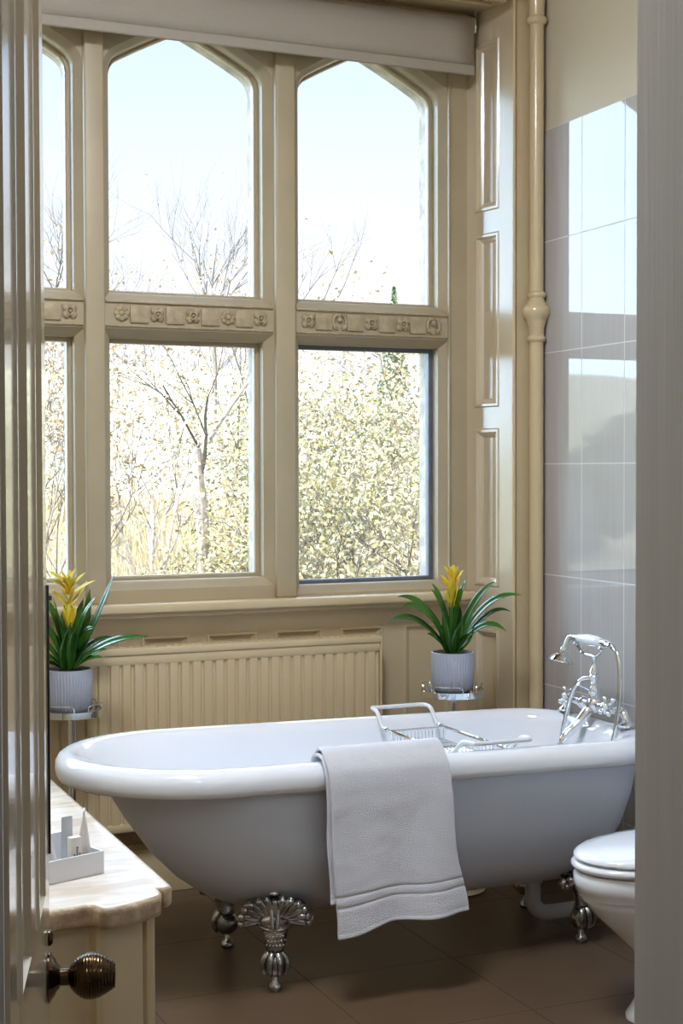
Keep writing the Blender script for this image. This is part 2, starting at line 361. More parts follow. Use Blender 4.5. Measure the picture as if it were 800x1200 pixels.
def rosette(mb, x, z, kind):
    y = 4.737
    if kind == 0:
        for k in range(8):
            a = 2 * PI * k / 8; mb.ball((x + 0.017 * math.cos(a), y, z + 0.017 * math.sin(a)), 0.010, (1, 0.9, 1), 8)
        mb.ball((x, y - 0.004, z), 0.010, (1, 1, 1), 8)
    elif kind == 1:
        for k in range(4):
            a = PI / 4 + PI * k / 2; mb.ball((x + 0.016 * math.cos(a), y, z + 0.016 * math.sin(a)), 0.013, (1, 0.8, 1), 8)
        mb.tube([(x + 0.012 * math.cos(t), y - 0.009, z + 0.012 * math.sin(t)) for t in [k * PI / 6 for k in range(12)]], 0.0035, 6, True)
        mb.ball((x, y - 0.007, z), 0.006, n=8)
    else:
        for s in (-1, 1):
            mb.tube([(x + s * (0.008 + 0.016 * math.sin(t)), y - 0.003, z + 0.024 * math.cos(t)) for t in [k * PI / 8 for k in range(9)]], 0.006, 6)
            mb.ball((x + s * 0.018, y - 0.003, z - 0.018), 0.009, n=8)
        mb.ball((x, y - 0.004, z + 0.008), 0.010, n=8)
ros = {1: (0.625, 0.738, 0.857, 0.977, 1.097), 2: (1.268, 1.389, 1.511, 1.635, 1.752), 3: (1.926, 2.044, 2.165, 2.288, 2.409), 0: (-0.03, 0.08, 0.2, 0.32, 0.44)}
names = ['leftmost arched window light, hidden behind the open door', 'arched window light beside the open door', 'middle arched window light with a bare forked tree behind', 'right arched window light in front of a yellow leafy tree']
for i, (xa, xb, zb) in enumerate(lights):
    win = thing('window_%d' % (i + 1), names[i], 'window', ((xa + xb) / 2, YG, zb), kind='structure')
    o_ = Vector(win.location)
    def loc(mb): mb.v = [tuple(Vector(v) - o_) for v in mb.v]; return mb
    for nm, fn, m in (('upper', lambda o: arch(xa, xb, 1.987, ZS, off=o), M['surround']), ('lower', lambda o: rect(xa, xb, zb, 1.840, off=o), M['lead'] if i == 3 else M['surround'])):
        L = lambda o, y: [(x, y, z) for x, z in fn(o)]
        fr = MB().rings([L(0.004, YG - 0.018), L(-0.010, YG - 0.018), L(-0.014, YG - 0.012), L(-0.014, YG + 0.012), L(0.004, YG + 0.012)], cap0=False, cap1=False)
        f_ob = loc(fr).build('window_frame', m, win, ang=30)
        gl = MB().rings([L(-0.012, YG - 0.002), L(-0.012, YG + 0.002)]); loc(gl).build('window_pane', M['glass'], win, smooth=False)
    for q_ in surs[2 * i:2 * i + 2]: loc(q_).build('window_surround', [M['surround'], M['stone']], win, ang=30, recalc=False)
    fz = MB(); fa, fb = xa - 0.012, xb + 0.012
    for z in (1.876, 1.955): fz.box((fa - 0.01, 4.732, z - 0.003), (fb + 0.01, 4.745, z + 0.003), 0.002)
    xs = ros[i]
    for k in range(4):
        c = (xs[k] + xs[k + 1]) / 2; fz.box((c - 0.033, 4.731, 1.886), (c + 0.033, 4.745, 1.946), 0.006)
    f_ob = loc(fz).build('frieze', M['frieze'], win)
    for k, x in enumerate(xs):
        r_ = MB(); rosette(r_, x, 1.917, (k + (1 if i == 3 else 0)) % 3 if k != 2 else 1); loc(r_).build('rosette', M['frieze'], f_ob)
    if i == 1:
        st = MB().tube([(xa + 0.42, 4.765, 1.045), (xa + 0.42, 4.745, 1.03), (xa + 0.42, 4.745, 0.995)], 0.006, 6)
        st.box((xa + 0.40, 4.735, 0.985), (xa + 0.45, 4.765, 1.0), 0.003); loc(st).build('window_latch', M['black'], win)

# ------------------------------------------------------------------ panelled door, open into the room
door = thing('door_1', 'panelled cream door standing open at the left edge of the photo', 'door', (0.2746, 1.465, 0), R(74.2), kind='structure')
DW, DH = 0.594, 2.16
pr = [(u0, z0, u1, z1) for u0, u1 in ((0.1035, 0.247), (0.363, 0.493)) for z0, z1 in ((0.16, 0.56), (0.822, 2.05))]
lf = MB()
panelled(lf, DW, DH - 0.008, pr, lambda u, z, o: Vector((u, -o, z + 0.008)), mould=0.028, depth=0.014, bead=0.003)
panelled(lf, DW, DH - 0.008, pr, lambda u, z, o: Vector((DW - u, 0.042 + o, z + 0.008)), mould=0.028, depth=0.014, bead=0.003)
lf.add([(0, 0, .008), (DW, 0, .008), (DW, .042, .008), (0, .042, .008), (0, 0, DH), (DW, 0, DH), (DW, .042, DH), (0, .042, DH)], [(0, 1, 2, 3), (7, 6, 5, 4), (1, 5, 6, 2), (0, 3, 7, 4)])
lf.build('door_leaf', M['door'], door, smooth=False, recalc=False)
kx, kz = 0.554, 0.708
tx = Matrix.Translation((kx, -0.001, kz)) @ Matrix.Rotation(R(90), 4, 'X')
kn = MB().lathe([(0.008, 0.002), (0.012, 0.004), (0.0115, 0.02), (0.013, 0.028), (0.022, 0.036), (0.0295, 0.045), (0.033, 0.056), (0.0335, 0.064), (0.031, 0.074), (0.025, 0.083), (0.015, 0.089), (0.002, 0.091)], n=36, mtx=tx)
prf = []
for k in range(61):                                                  # reeded ball
    t = k / 60; z = 0.028 + 0.063 * t
    r = 0.013 + 0.0205 * math.sin(PI * min(1, t ** 0.8 * 1.02) * 0.92) if t < 1 else 0.004
    prf.append((max(0.003, r) * 0.93 * (1 + 0.022 * ((k // 2) % 2)), z))
kn = MB().lathe([(0.0125, 0.002), (0.0115, 0.006), (0.0115, 0.026)] + prf, n=32, mtx=tx)
kob = kn.build('door_knob', M['brass'], door, ang=60)
ro = MB().lathe([(0.034, 0.0), (0.034, 0.002), (0.029, 0.005), (0.024, 0.009), (0.019, 0.011), (0.015, 0.015), (0.012, 0.016)], n=32, mtx=tx); ro.build('rose', M['brass'], kob)
kh = MB().lathe([(0.011, 0), (0.011, 0.003), (0.008, 0.006), (0.002, 0.007)], n=20, mtx=Matrix.Translation((kx, -0.001, kz + 0.055)) @ Matrix.Rotation(R(90), 4, 'X')); kh.build('keyhole_cover', M['brass'], door)
MB().box((DW - 0.001, -0.003, 0.868), (DW + 0.003, 0.03, 1.243), 0.001).build('lock_strip', M['black'], door)
# ------------------------------------------------------------------ bathtub
TY = 3.885
def dshape(xl, xr, hw, a, rr, z, n1=40, n2=12, n3=8, ns=16):
    """plan outline, elliptical at the left end, rounded square at the right"""
    a = min(a, (xr - xl) * 0.6); rr = min(rr, hw * 0.95, (xr - xl - a) * 0.9); p = []
    for k in range(n1 + 1):
        t = PI / 2 + PI * k / n1; p.append((xl + a + a * math.cos(t), hw * math.sin(t)))
    for k in range(1, ns): p.append((xl + a + (xr - rr - xl - a) * k / ns, -hw))
    for k in range(n2 + 1):
        t = -PI / 2 + PI / 2 * k / n2; p.append((xr - rr + rr * math.cos(t), -hw + rr + rr * math.sin(t)))
    for k in range(1, n3): p.append((xr + 0.0, -hw + rr + 2 * (hw - rr) * k / n3))
    for k in range(n2 + 1):
        t = PI / 2 * k / n2; p.append((xr - rr + rr * math.cos(t), hw - rr + rr * math.sin(t)))
    for k in range(1, ns): p.append((xr - rr + (xl + a - xr + rr) * k / ns, hw))
    return [(x, TY + y, z + 0.012 * (1.735 - x) / 0.87 * min(1, max(0, (z - 0.3) / 0.3))) for x, y in p]
XL, XR, HW = 0.858, 2.605, 0.356
tub = thing('bathtub', 'white roll top bath with grey outside on clawed feet', 'bathtub', (1.735, TY, 0))
o_ = Vector(tub.location)
def rel(mb, o): mb.v = [tuple(Vector(v) - o) for v in mb.v]; return mb
def rim(i, z): return dshape(XL + i, XR - i, HW - i, 0.37 - i * 0.5, 0.20, z)
basin = MB().rings([
    dshape(1.5, 2.3, 0.09, 0.2, 0.06, 0.232), dshape(1.38, 2.36, 0.15, 0.25, 0.1, 0.236), dshape(1.27, 2.41, 0.205, 0.30, 0.14, 0.258), dshape(1.20, 2.44, 0.232, 0.32, 0.15, 0.30), dshape(1.12, 2.475, 0.252, 0.33, 0.16, 0.38),
    dshape(1.045, 2.50, 0.268, 0.34, 0.17, 0.48), dshape(0.985, 2.515, 0.278, 0.34, 0.17, 0.56), dshape(0.950, 2.522, 0.284, 0.34, 0.175, 0.60), rim(0.066, 0.616), rim(0.056, 0.627), rim(0.042, 0.632), rim(0.026, 0.631), rim(0.012, 0.624), rim(0.003, 0.611), rim(0.0, 0.597), rim(0.001, 0.578), rim(0.005, 0.566), rim(0.012, 0.561), rim(0.030, 0.561), dshape(0.945, 2.568, 0.318, 0.36, 0.18, 0.563)],
    cap1=False)
rel(basin, o_).build('basin', M['white'], tub, ang=60)['label'] = 'glossy white inside and rolled rim'
shell = MB().rings([dshape(0.945, 2.568, 0.320, 0.36, 0.18, 0.563), dshape(0.985, 2.560, 0.316, 0.36, 0.18, 0.545), dshape(1.045, 2.548, 0.303, 0.36, 0.18, 0.45), dshape(1.115, 2.528, 0.280, 0.36, 0.18, 0.355), dshape(1.185, 2.50, 0.250, 0.36, 0.18, 0.285), dshape(1.262, 2.462, 0.212, 0.36, 0.16, 0.230),
    dshape(1.345, 2.41, 0.165, 0.34, 0.13, 0.195), dshape(1.44, 2.34, 0.11, 0.3, 0.09, 0.180), dshape(1.55, 2.25, 0.05, 0.2, 0.04, 0.176)], cap0=False)
rel(shell, o_).build('shell', M['greyshell'], tub, ang=60)['label'] = 'pale grey painted outside'
def claw_foot(x, y, rz, zt):
    """acanthus shell on top, scaled shin, claw clutching a ball, small disc; faces local -y"""
    T = Matrix.Translation((x, y, 0)) @ Matrix.Rotation(rz, 4, 'Z')
    m = MB()
    def ell(rows, n=20):
        rs = []
        for (cy, z, rx, ry) in rows: rs.append([T @ Vector((rx * math.cos(2 * PI * j / n), cy + ry * math.sin(2 * PI * j / n), z)) for j in range(n)])
        m.rings(rs)
    ell([(0.050, 0.255, 0.048, 0.020), (0.030, 0.235, 0.046, 0.026), (0.012, 0.205, 0.041, 0.030), (-0.004, 0.170, 0.036, 0.030), (-0.012, 0.140, 0.031, 0.027), (-0.010, 0.118, 0.026, 0.024), (-0.004, 0.105, 0.024, 0.024)])
    m.ball(T @ Vector((-0.0, -0.006, 0.074)), 0.035, (1, 1, 1.02), 18)
    m.lathe([(0.008, 0.045), (0.008, 0.026), (0.015, 0.020), (0.019, 0.012), (0.019, 0.004), (0.016, 0.0)], T @ Vector((0, -0.004, 0)), 16)
    for a in (-1.0, -0.35, 0.35, 1.0):                                # claws over the ball
        pts = []
        for k in range(9):
            t = -0.2 + 1.75 * k / 8
            pts.append(T @ Vector((0.039 * math.sin(a) * math.cos(t - 0.75) , -0.006 - 0.039 * math.cos(a) * math.cos(t - 0.75), 0.074 - 0.039 * math.sin(t - 0.75))))
        m.tube(pts, [0.009, 0.0095, 0.009, 0.0085, 0.008, 0.007, 0.006, 0.0045, 0.002], 8)
    for r in range(5):                                                # scales on the shin
        for c in range(6):
            z = 0.130 + r * 0.0125; u = (c - 2.5 + 0.5 * (r % 2)) / 3.2; yy = -0.040 - (0.150 - z) * -0.10 + 0.016 * u * u
            m.ball(T @ Vector((0.028 * u, yy, z)), 0.0042, (1, 0.7, 1), 6)
    # collar of the cup below the shell
    m.tube([T @ Vector((0.048 * math.sin(t), 0.018 - 0.056 * math.cos(t), 0.192 - 0.020 * math.cos(t))) for t in [(-1.5 + 3.0 * k / 14) for k in range(15)]], 0.007, 8)
    # acanthus shell: a backing cup and a fan of plump lobes
    rs = []
    for (rx, rz, yy) in ((0.03, 0.015, -0.020), (0.068, 0.030, -0.014), (0.086, 0.038, 0.000), (0.086, 0.040, 0.014), (0.06, 0.03, 0.024)):
        rs.append([T @ Vector((rx * math.cos(2 * PI * j / 24), yy, 0.222 + rz * math.sin(2 * PI * j / 24))) for j in range(24)])
    m.rings(rs)
    for k in range(-6, 7):
        q = k / 6; th = q * R(104); L_ = 0.066 + 0.036 * abs(q) ** 0.8
        e = Vector((math.sin(th), 0, math.cos(th) * 0.80)); c = Vector((0, -0.044 + 0.036 * q * q, 0.203)) + e * L_ * 0.52
        mt = T.to_3x3().to_4x4() @ Matrix.Rotation(th, 4, 'Y') @ Matrix.Rotation(0.30 * (1 - abs(q)), 4, 'X')
        m.ball(T @ c, 1.0, (0.0135, 0.013, L_ * 0.52), 12, mt)
        m.ball(T @ (c + e * L_ * 0.40 + Vector((0, -0.008, 0))), 0.0105, n=8)
    m.ball(T @ Vector((0, -0.026, 0.198)), 0.034, (1.25, 0.8, 0.75), 16)
    m.ball(T @ Vector((0, -0.022, 0.268)), 0.014, (1.25, 0.9, 0.8), 12)
    for s in (-1, 1):
        m.ball(T @ Vector((s * 0.092, -0.004, 0.193)), 0.016, (1, 1, 1.1), 12)
        m.tube([T @ Vector((s * (0.006 + 0.005 * t), -0.060 + 0.014 * t, 0.182 + 0.075 * t)) for t in (0, 0.3, 0.6, 1)], [0.005, 0.0065, 0.006, 0.004], 8)
    return rel(m, o_).build('claw_foot', M['dullchrome'], tub, ang=50)
for (x, y, rz) in ((1.402, 3.700, -0.35), (2.376, 3.716, 0.42), (1.402, 4.085, PI + 0.5), (2.402, 4.075, PI - 0.5)): claw_foot(x, y, rz, 0.26)
wp = MB().tube(smooth_path([(2.30, 3.86, 0.19), (2.30, 3.86, 0.12), (2.302, 3.86, 0.085), (2.325, 3.86, 0.058), (2.36, 3.86, 0.050), (2.48, 3.86, 0.050), (2.71, 3.86, 0.050)], 5), 0.024, 14)
wp.lathe([(0.030, 0.150), (0.030, 0.182)], (2.30, 3.86, 0), 16)
rel(wp, o_).build('waste_pipe', M['pvc'], tub)['label'] = 'white plastic waste pipe'

# ------------------------------------------------------------------ bath mixer with telephone shower
XT, YT = 2.548, 3.905
ZR = 0.629
mx = thing('bath_mixer_tap', 'chrome mixer tap with handheld shower on the end of the bath', 'tap', (XT, YT, ZR))
P = lambda a, b, c: Vector((a, b, c))                                 # local: x to the wall, y away, z up
b = MB().tube([P(0, -0.15, 0.038), P(0, 0.15, 0.038)], 0.014, 14)
for s in (-1, 1):
    b.tube(smooth_path([P(0, s * 0.135, 0.040), P(0.0, s * 0.158, 0.036), P(0.002, s * 0.170, 0.018), P(0.002, s * 0.170, 0.002)], 5), [0.013] * 10 + [0.014] * 6, 12)
    b.lathe([(0.026, -0.003), (0.026, 0.003), (0.019, 0.008), (0.015, 0.012)], P(0.002, s * 0.170, 0), 20)
    b.ball(P(0, s * 0.062, 0.038), 0.021, (1, 1.25, 1), 14)
b.ball(P(0, 0, 0.040), 0.026, (1, 1.1, 1.1), 16)
b.lathe([(0.020, 0.060), (0.017, 0.07), (0.021, 0.08), (0.021, 0.088), (0.014, 0.096), (0.013, 0.115), (0.019, 0.122), (0.019, 0.128), (0.013, 0.134), (0.018, 0.140), (0.014, 0.150), (0.008, 0.160), (0.006, 0.172), (0.006, 0.180), (0.010, 0.185), (0.010, 0.192)], P(0, 0, 0), 20)
b.build('mixer_body', M['chrome'], mx, ang=50)
sp = MB().tube(smooth_path([P(0, 0, 0.036), P(-0.025, 0, 0.020), P(-0.052, 0.004, -0.012), P(-0.078, 0.006, -0.034), P(-0.096, 0.008, -0.048), P(-0.108, 0.008, -0.064), P(-0.112, 0.008, -0.080)], 4), [0.017] * 5 + [0.016] * 5 + [0.015] * 5 + [0.014] * 10, 14)
sp.lathe([(0.017, -0.090), (0.018, -0.077), (0.016, -0.071)], P(-0.112, 0.008, 0), 16); sp.build('spout', M['chrome'], mx, ang=50)
for s in (-1, 1):                                                     # cross handles at both ends of the body
    hd = MB(); c = P(-0.030, s * 0.115, 0.052)
    hd.tube([P(0, s * 0.115, 0.040), c], 0.011, 12); d = (c - P(0, s * 0.115, 0.040)).normalized(); e1 = Vector((0, 1, 0)); e2 = d.cross(e1)
    for k in range(4):
        a = PI / 4 + k * PI / 2; v = e1 * math.cos(a) + e2 * math.sin(a); hd.tube([c, c + v * 0.014, c + v * 0.022, c + v * 0.030], [0.006, 0.005, 0.0055, 0.008], 8); hd.ball(c + v * 0.030, 0.0085, n=10)
    hd.ball(c + d * 0.004, 0.011, n=12); hd.build('cross_handle', M['chrome'], mx)
    MB().ball(c + d * 0.012, 0.006, n=10).build('handle_button', M['ceramic'], mx)
# lever of the diverter
MB().tube([P(-0.012, 0, 0.085), P(-0.040, 0.01, 0.098), P(-0.052, 0.012, 0.106)], [0.005, 0.004, 0.006], 8).build('diverter_lever', M['chrome'], mx)
cr = MB().tube(smooth_path([P(0, 0.062 * 1.12 + 0.028, 0.262 - 0.045), P(0, 0.052 * 1.12 + 0.028, 0.250 - 0.045), P(0, 0.030 * 1.12 + 0.028, 0.238 - 0.045), P(0, 0, 0.191), P(0, -0.034 * 1.12 + 0.028, 0.238 - 0.045), P(0, -0.056 * 1.12 + 0.028, 0.252 - 0.045), P(0, -0.064 * 1.12 + 0.028, 0.272 - 0.045)], 5), 0.0055, 8)
for s in (0.062, -0.064): cr.tube([P(-0.012, s * 1.12 + 0.028, 0.268 - 0.045), P(0.0, s * 1.12 + 0.028, 0.262 - 0.045), P(0.012, s * 1.12 + 0.028, 0.268 - 0.045)], 0.005, 8)
cr.build('cradle', M['chrome'], mx)
hs = MB().tube([P(0, 0.052 * 1.12 + 0.028, 0.282 - 0.045), P(0, 0.075 * 1.12 + 0.028, 0.283 - 0.045), P(0, 0.085 * 1.12 + 0.028, 0.284 - 0.045)], [0.011, 0.013, 0.009], 12)
hs.tube(smooth_path([P(0, 0.080 * 1.12 + 0.028, 0.284 - 0.045), P(-0.006, 0.097 * 1.12 + 0.028, 0.280 - 0.045), P(-0.014, 0.100 * 1.12 + 0.028, 0.262 - 0.045), P(-0.020, 0.101 * 1.12 + 0.028, 0.245 - 0.045)], 5), 0.0085, 10)
hm = Matrix.Rotation(R(16), 4, 'Y')
hs.lathe([(0.012, 0.0), (0.014, -0.008), (0.013, -0.014), (0.020, -0.020), (0.034, -0.032), (0.040, -0.042), (0.043, -0.046), (0.041, -0.049), (0.030, -0.050)], P(-0.020, 0.101 * 1.12 + 0.028, 0.248 - 0.045), 24, hm)
hso = hs.build('hand_shower', M['chrome'], mx, ang=50)
MB().tube([P(0, -0.058 * 1.12 + 0.028, 0.282 - 0.045), P(0, -0.085 * 1.12 + 0.028, 0.280 - 0.045), P(0, -0.110 * 1.12 + 0.028, 0.276 - 0.045)], [0.010, 0.013, 0.009], 12).build('hose_nut', M['chrome'], hso)
gm = Matrix.Translation((0, 0.093, 0.238)) @ Matrix.Rotation(R(90), 4, 'X')
MB().lathe([(0.010, 0.0), (0.0135, 0.004), (0.0165, 0.035), (0.0185, 0.066), (0.0165, 0.10), (0.0135, 0.128), (0.010, 0.132)], (0, 0, 0), 20, gm).build('shower_grip', M['ceramic'], hso)['label'] = 'white ceramic grip'
def hose(pts, n):
    pa = smooth_path(pts, n); return MB().tube(pa, [0.0082 if k % 2 else 0.0070 for k in range(len(pa))], 10)
h1 = hose([P(0, -0.095, 0.231), P(-0.002, -0.125, 0.218), P(-0.004, -0.143, 0.18), P(-0.008, -0.150, 0.11), P(-0.016, -0.150, 0.03), P(-0.030, -0.146, -0.05), P(-0.055, -0.12, -0.13), P(-0.070, -0.05, -0.20), P(-0.075, 0.04, -0.20), P(-0.070, 0.085, -0.13), P(-0.060, 0.092, -0.06), P(-0.045, 0.085, 0.01), P(-0.034, 0.068, 0.075), P(-0.022, 0.042, 0.112), P(-0.010, 0.012, 0.122), P(0, 0, 0.122)], 16)
h1.build('shower_hose', M['chrome'], mx, ang=80)

# ------------------------------------------------------------------ bath rack
rk = thing('bath_rack', 'chrome wire bath rack with white handles across the bath', 'bath rack', (2.022, TY, 0.600))
m_l, m_r = -0.094, 0.094
for x in (m_l, m_r): MB().tube([P(x, -0.185, 0), P(x, 0.235, 0)], 0.0052, 8).build('rail', M['chrome'], rk)
bk = MB(); y0, y1, zb = -0.115, 0.195, -0.036
for y in (y0, y1):
    bk.tube([P(m_l, y, 0), P(m_l + 0.006, y, zb), P(m_r - 0.006, y, zb), P(m_r, y, 0)], 0.003, 6); bk.tube([P(m_l, y, 0.002), P(m_r, y, 0.002)], 0.0035, 6)
for k in range(15):
    x = m_l + 0.008 + k * (m_r - m_l - 0.016) / 14; bk.tube([P(x, y0, 0.002), P(x, y0 + 0.003, zb), P(x, y1 - 0.003, zb), P(x, y1, 0.002)], 0.0018, 6)
for k in range(5):
    y = y0 + (y1 - y0) * (k + 1) / 6; bk.tube([P(m_l + 0.006, y, zb - 0.002), P(m_r - 0.006, y, zb - 0.002)], 0.002, 6)
bk.build('wire_basket', M['chrome'], rk)
for x in (m_l, m_r):
    for y in (-0.185, 0.235):
        k_ = MB().lathe([(0.0075, -0.012), (0.009, -0.008), (0.009, 0.008), (0.0075, 0.012)], (0, 0, 0), 12, Matrix.Translation((x, y, 0)) @ Matrix.Rotation(R(90), 4, 'X')); k_.build('end_ferrule', M['chrome'], rk)
def loop(s, ya, yb, yc, zc):
    h_ = []
    for q, x in ((1, m_l), (-1, m_r)):
        e = [P(x, ya, 0), P(x, ya + (yb - ya) * 0.4, 0.008), P(x, yb, zc - 0.006), P(x, yb + (yc - yb) * 0.55, zc), P(x + q * 0.006, yc - s * 0.006, zc), P(x + q * 0.024, yc, zc)]; h_ += e if q == 1 else e[::-1]
    return MB().tube(smooth_path(h_, 4), 0.0066, 10)
loop(1, 0.235, 0.292, 0.348, 0.050).build('handle', M['plastic'], rk)
loop(-1, -0.185, -0.268, -0.330, 0.050).build('handle', M['plastic'], rk)

# ------------------------------------------------------------------ towel over the rim
def towel_sheet(xt0, xt1, xb0, xb1, zbot, wav, yo, seed, zin=0.50, band=None):
    NU, NV = 46, 130; rows = []
    # path in (y, z): inside the bath, over the roll, down the outside
    yr = TY - HW
    path = smooth_path([(0, yr + 0.100, zin), (0, yr + 0.088, 0.60), (0, yr + 0.068, 0.640), (0, yr + 0.040, 0.652 + yo), (0, yr + 0.010, 0.648 + yo), (0, yr - 0.010 - yo, 0.625), (0, yr - 0.016 - yo, 0.59), (0, yr - 0.016 - yo, 0.54), (0, yr - 0.012 - yo, 0.45), (0, yr - 0.012 - yo, 0.33), (0, yr - 0.014 - yo, zbot)], 10)
    acc = [0]
    for i in range(1, len(path)): acc.append(acc[-1] + (path[i] - path[i - 1]).length)
    def pt(s):
        for i in range(1, len(path)):
            if acc[i] >= s: t = (s - acc[i - 1]) / max(1e-9, acc[i] - acc[i - 1]); return path[i - 1].lerp(path[i], t)
        return path[-1].copy()
    for j in range(NV):
        s = j / (NV - 1) * acc[-1]; p = pt(s); row = []; out = max(0.0, min(1.0, (0.63 - p.z) / (0.63 - zbot))) if p.y < yr else 0
        for i in range(NU):
            u = i / (NU - 1); x = (xt0 + (xb0 - xt0) * out) * (1 - u) + (xt1 + (xb1 - xt1) * out) * u
            x += (0.006 * math.sin(out * 7 + 1) * u + 0.004 * math.sin(out * 9)) * out
            y = p.y - out * (0.010 * math.sin(u * 6.0 + 0.6 + seed + out) * out + 0.006 * math.sin(u * 13 + out * 3 + seed)) - 0.012 * out
            n = noise.noise(Vector((x * 28, p.z * 28, seed))) * 0.0016 + noise.noise(Vector((x * 140, p.z * 140 + p.y * 90, seed))) * 0.0004
            y -= n; z = p.z + (wav(u) * max(0, out - 0.55) / 0.45 if out > 0.55 else 0) + (noise.noise(Vector((x * 60, p.y * 60, 3))) * 0.002 if out == 0 else 0)
            if band:
                for q in band: y += 0.0035 * math.exp(-((out - q) / 0.009) ** 2)
            if 1 - out < 0.02 and out > 0: y -= 0.002
            row.append(Vector((x, y, z)))
        rows.append(row)
    return rows
tw = thing('bath_towel', 'thick white towel folded over the front rim of the bath', 'towel', (1.65, TY - HW, 0.64))
def sheet(rows, name):
    mb = MB().rings(rows, close=False, cap0=False, cap1=False); rel(mb, Vector(tw.location))
    o = mb.build(name, M['towel'], tw, recalc=False, ang=80)
    so = o.modifiers.new('thick', 'SOLIDIFY'); so.thickness = 0.009; so.offset = -1
    su = o.modifiers.new('sub', 'SUBSURF'); su.levels = 1; su.render_levels = 1; return o
def wave(u):
    t = max(0.0, min(1.0, u / 0.45)); return -0.012 + 0.030 * t * t * (3 - 2 * t) - 0.003 * math.sin(11 * u)
sheet(towel_sheet(1.474, 1.822, 1.496, 1.874, 0.194, wave, 0.013, 2.0, band=(0.765, 0.825)), 'outer_fold')
sheet(towel_sheet(1.470, 1.816, 1.482, 1.850, 0.270, lambda u: 0.006 * math.sin(u * 5), -0.002, 2.0, zin=0.47), 'inner_fold')

# ------------------------------------------------------------------ radiator
rd = thing('radiator', 'long cream ribbed radiator under the window sill', 'radiator', (1.36, 4.68, 0.2))
rx0, rx1 = -0.80, 0.800
pn = MB(); prof = []
N = int((rx1 - rx0) / 0.040)
for k in range(N):
    x = rx0 + 0.01 + k * (rx1 - rx0 - 0.02) / N; w_ = (rx1 - rx0 - 0.02) / N
    prof += [(x, -0.034), (x + w_ * 0.62, -0.034), (x + w_ * 0.74, -0.026), (x + w_ * 0.88, -0.026)]
prof.append((rx1 - 0.01, -0.034))
lo = [P(x, y, 0.05) for x, y in prof] + [P(rx1 - 0.01, 0.02, 0.05), P(rx0 + 0.01, 0.02, 0.05)]
hi = [P(v.x, v.y, 0.575) for v in lo]
pn.rings([lo, hi]); pn.build('ribbed_panel', M['radiator'], rd, smooth=False)
bd = MB().box((rx0 + 0.004, -0.036, 0.572), (rx1 - 0.004, 0.022, 0.606), 0.006); bd.box((rx0 + 0.004, -0.036, 0.028), (rx1 - 0.004, 0.022, 0.056), 0.006); bd.build('header_band', M['radiator'], rd)
tg = MB().box((rx0, -0.041, 0.604), (rx1, 0.026, 0.628), 0.005)
for k in range(60):
    x = rx0 + 0.03 + k * (rx1 - rx0 - 0.06) / 59; tg.box((x - 0.009, -0.02, 0.627), (x + 0.002, 0.01, 0.630))
tg.build('top_grille', M['radiator'], rd)
for x in (rx0, rx1 - 0.004): MB().box((x, -0.040, 0.03), (x + 0.004, 0.026, 0.626), 0.001).build('side_panel', M['radiator'], rd)
for x in (-0.6, 0.55): MB().box((x - 0.015, 0.022, 0.06), (x + 0.015, 0.059, 0.55), 0.002).build('bracket', M['radiator'], rd)
MB().tube([P(rx1 - 0.03, -0.005, 0.03), P(rx1 - 0.03, -0.005, -0.2)], 0.008, 10).build('feed_pipe', M['radiator'], rd)

# ------------------------------------------------------------------ roller blind
bl = thing('roller_blind', 'pale roller blind drawn up above the arched window lights', 'blind', (1.1, 4.675, 2.975))
rel0 = lambda mb: mb
tb = MB().tube([P(-1.40, 0, 0), P(1.43, 0, 0)], 0.034, 24); tb.build('roller', M['blind'], bl)
fb = MB(); N = 30
rows = [[P(-1.39 + 2.81 * k / N, -0.034 - 0.002 * math.sin(k * 1.1), z) for k in range(N + 1)] for z in (0.005, -0.05, -0.10, -0.150)]
fb.rings(rows, close=False, cap0=False, cap1=False); fo = fb.build('blind_cloth', M['blind'], bl, recalc=False)
sm = fo.modifiers.new('thick', 'SOLIDIFY'); sm.thickness = 0.002
MB().box((-1.392, -0.043, -0.182), (1.422, -0.029, -0.147), 0.005, 3).build('hem_bar', M['blind'], bl)
for x in (-1.405, 1.432): 
    k = MB().box((x - 0.003, -0.03, -0.03), (x + 0.003, 0.035, 0.052), 0.002); k.tube([P(x - 0.008, 0, 0), P(x + 0.008, 0, 0)], 0.022, 16); k.build('bracket', M['chrome'], bl)
# ------------------------------------------------------------------ vanity unit and its marble top
def vplan(ins):
    """plan of the serpentine top; ins pulls the visible edges in"""
    i = ins
    pts = [(-0.345, 2.94), (0.622 - i, 2.94), (0.620 - i, 2.078 + i * 0.3)]
    for k in range(1, 7):
        a = PI / 2 * 0.95 * k / 6; pts.append((0.602 - i + 0.018 * math.cos(a), 2.062 + i * 0.6 - 0.020 * math.sin(a)))
    pts += [(0.597 - i, 2.046 + i * 0.6), (0.596 - i, 2.030 + i), (0.590 - i, 2.010 + i)]
    for k in range(1, 7):
        t = k / 6; pts.append((0.590 - i - (0.088 - i) * t, 2.010 + i - 0.034 * math.sin(PI / 2 * t)))
    pts += [(0.494, 1.980 + i), (0.489, 2.000 + i), (0.478, 2.004 + i), (0.40, 1.992 + i), (0.20, 1.965 + i), (0.0, 1.965 + i), (-0.345, 2.0 + i)]
    return pts[::-1]
VS = 1.1
vp = lambda i: [(max(-0.345, x * VS), y * VS) for x, y in vplan(i)]
ct = thing('marble_counter', 'pale marble counter top with stepped bowed edge', 'counter top', (0.2, 2.65, 0.705))
q = MB().prism(vp(0), 0.705, 0.740, 0.010); so_ = rel(q, Vector(ct.location)).build('marble_slab', [M['marble'], M['marble_edge']], ct, ang=40)
for p_ in so_.data.polygons: p_.material_index = 1 if abs(p_.normal.z) < 0.75 else 0
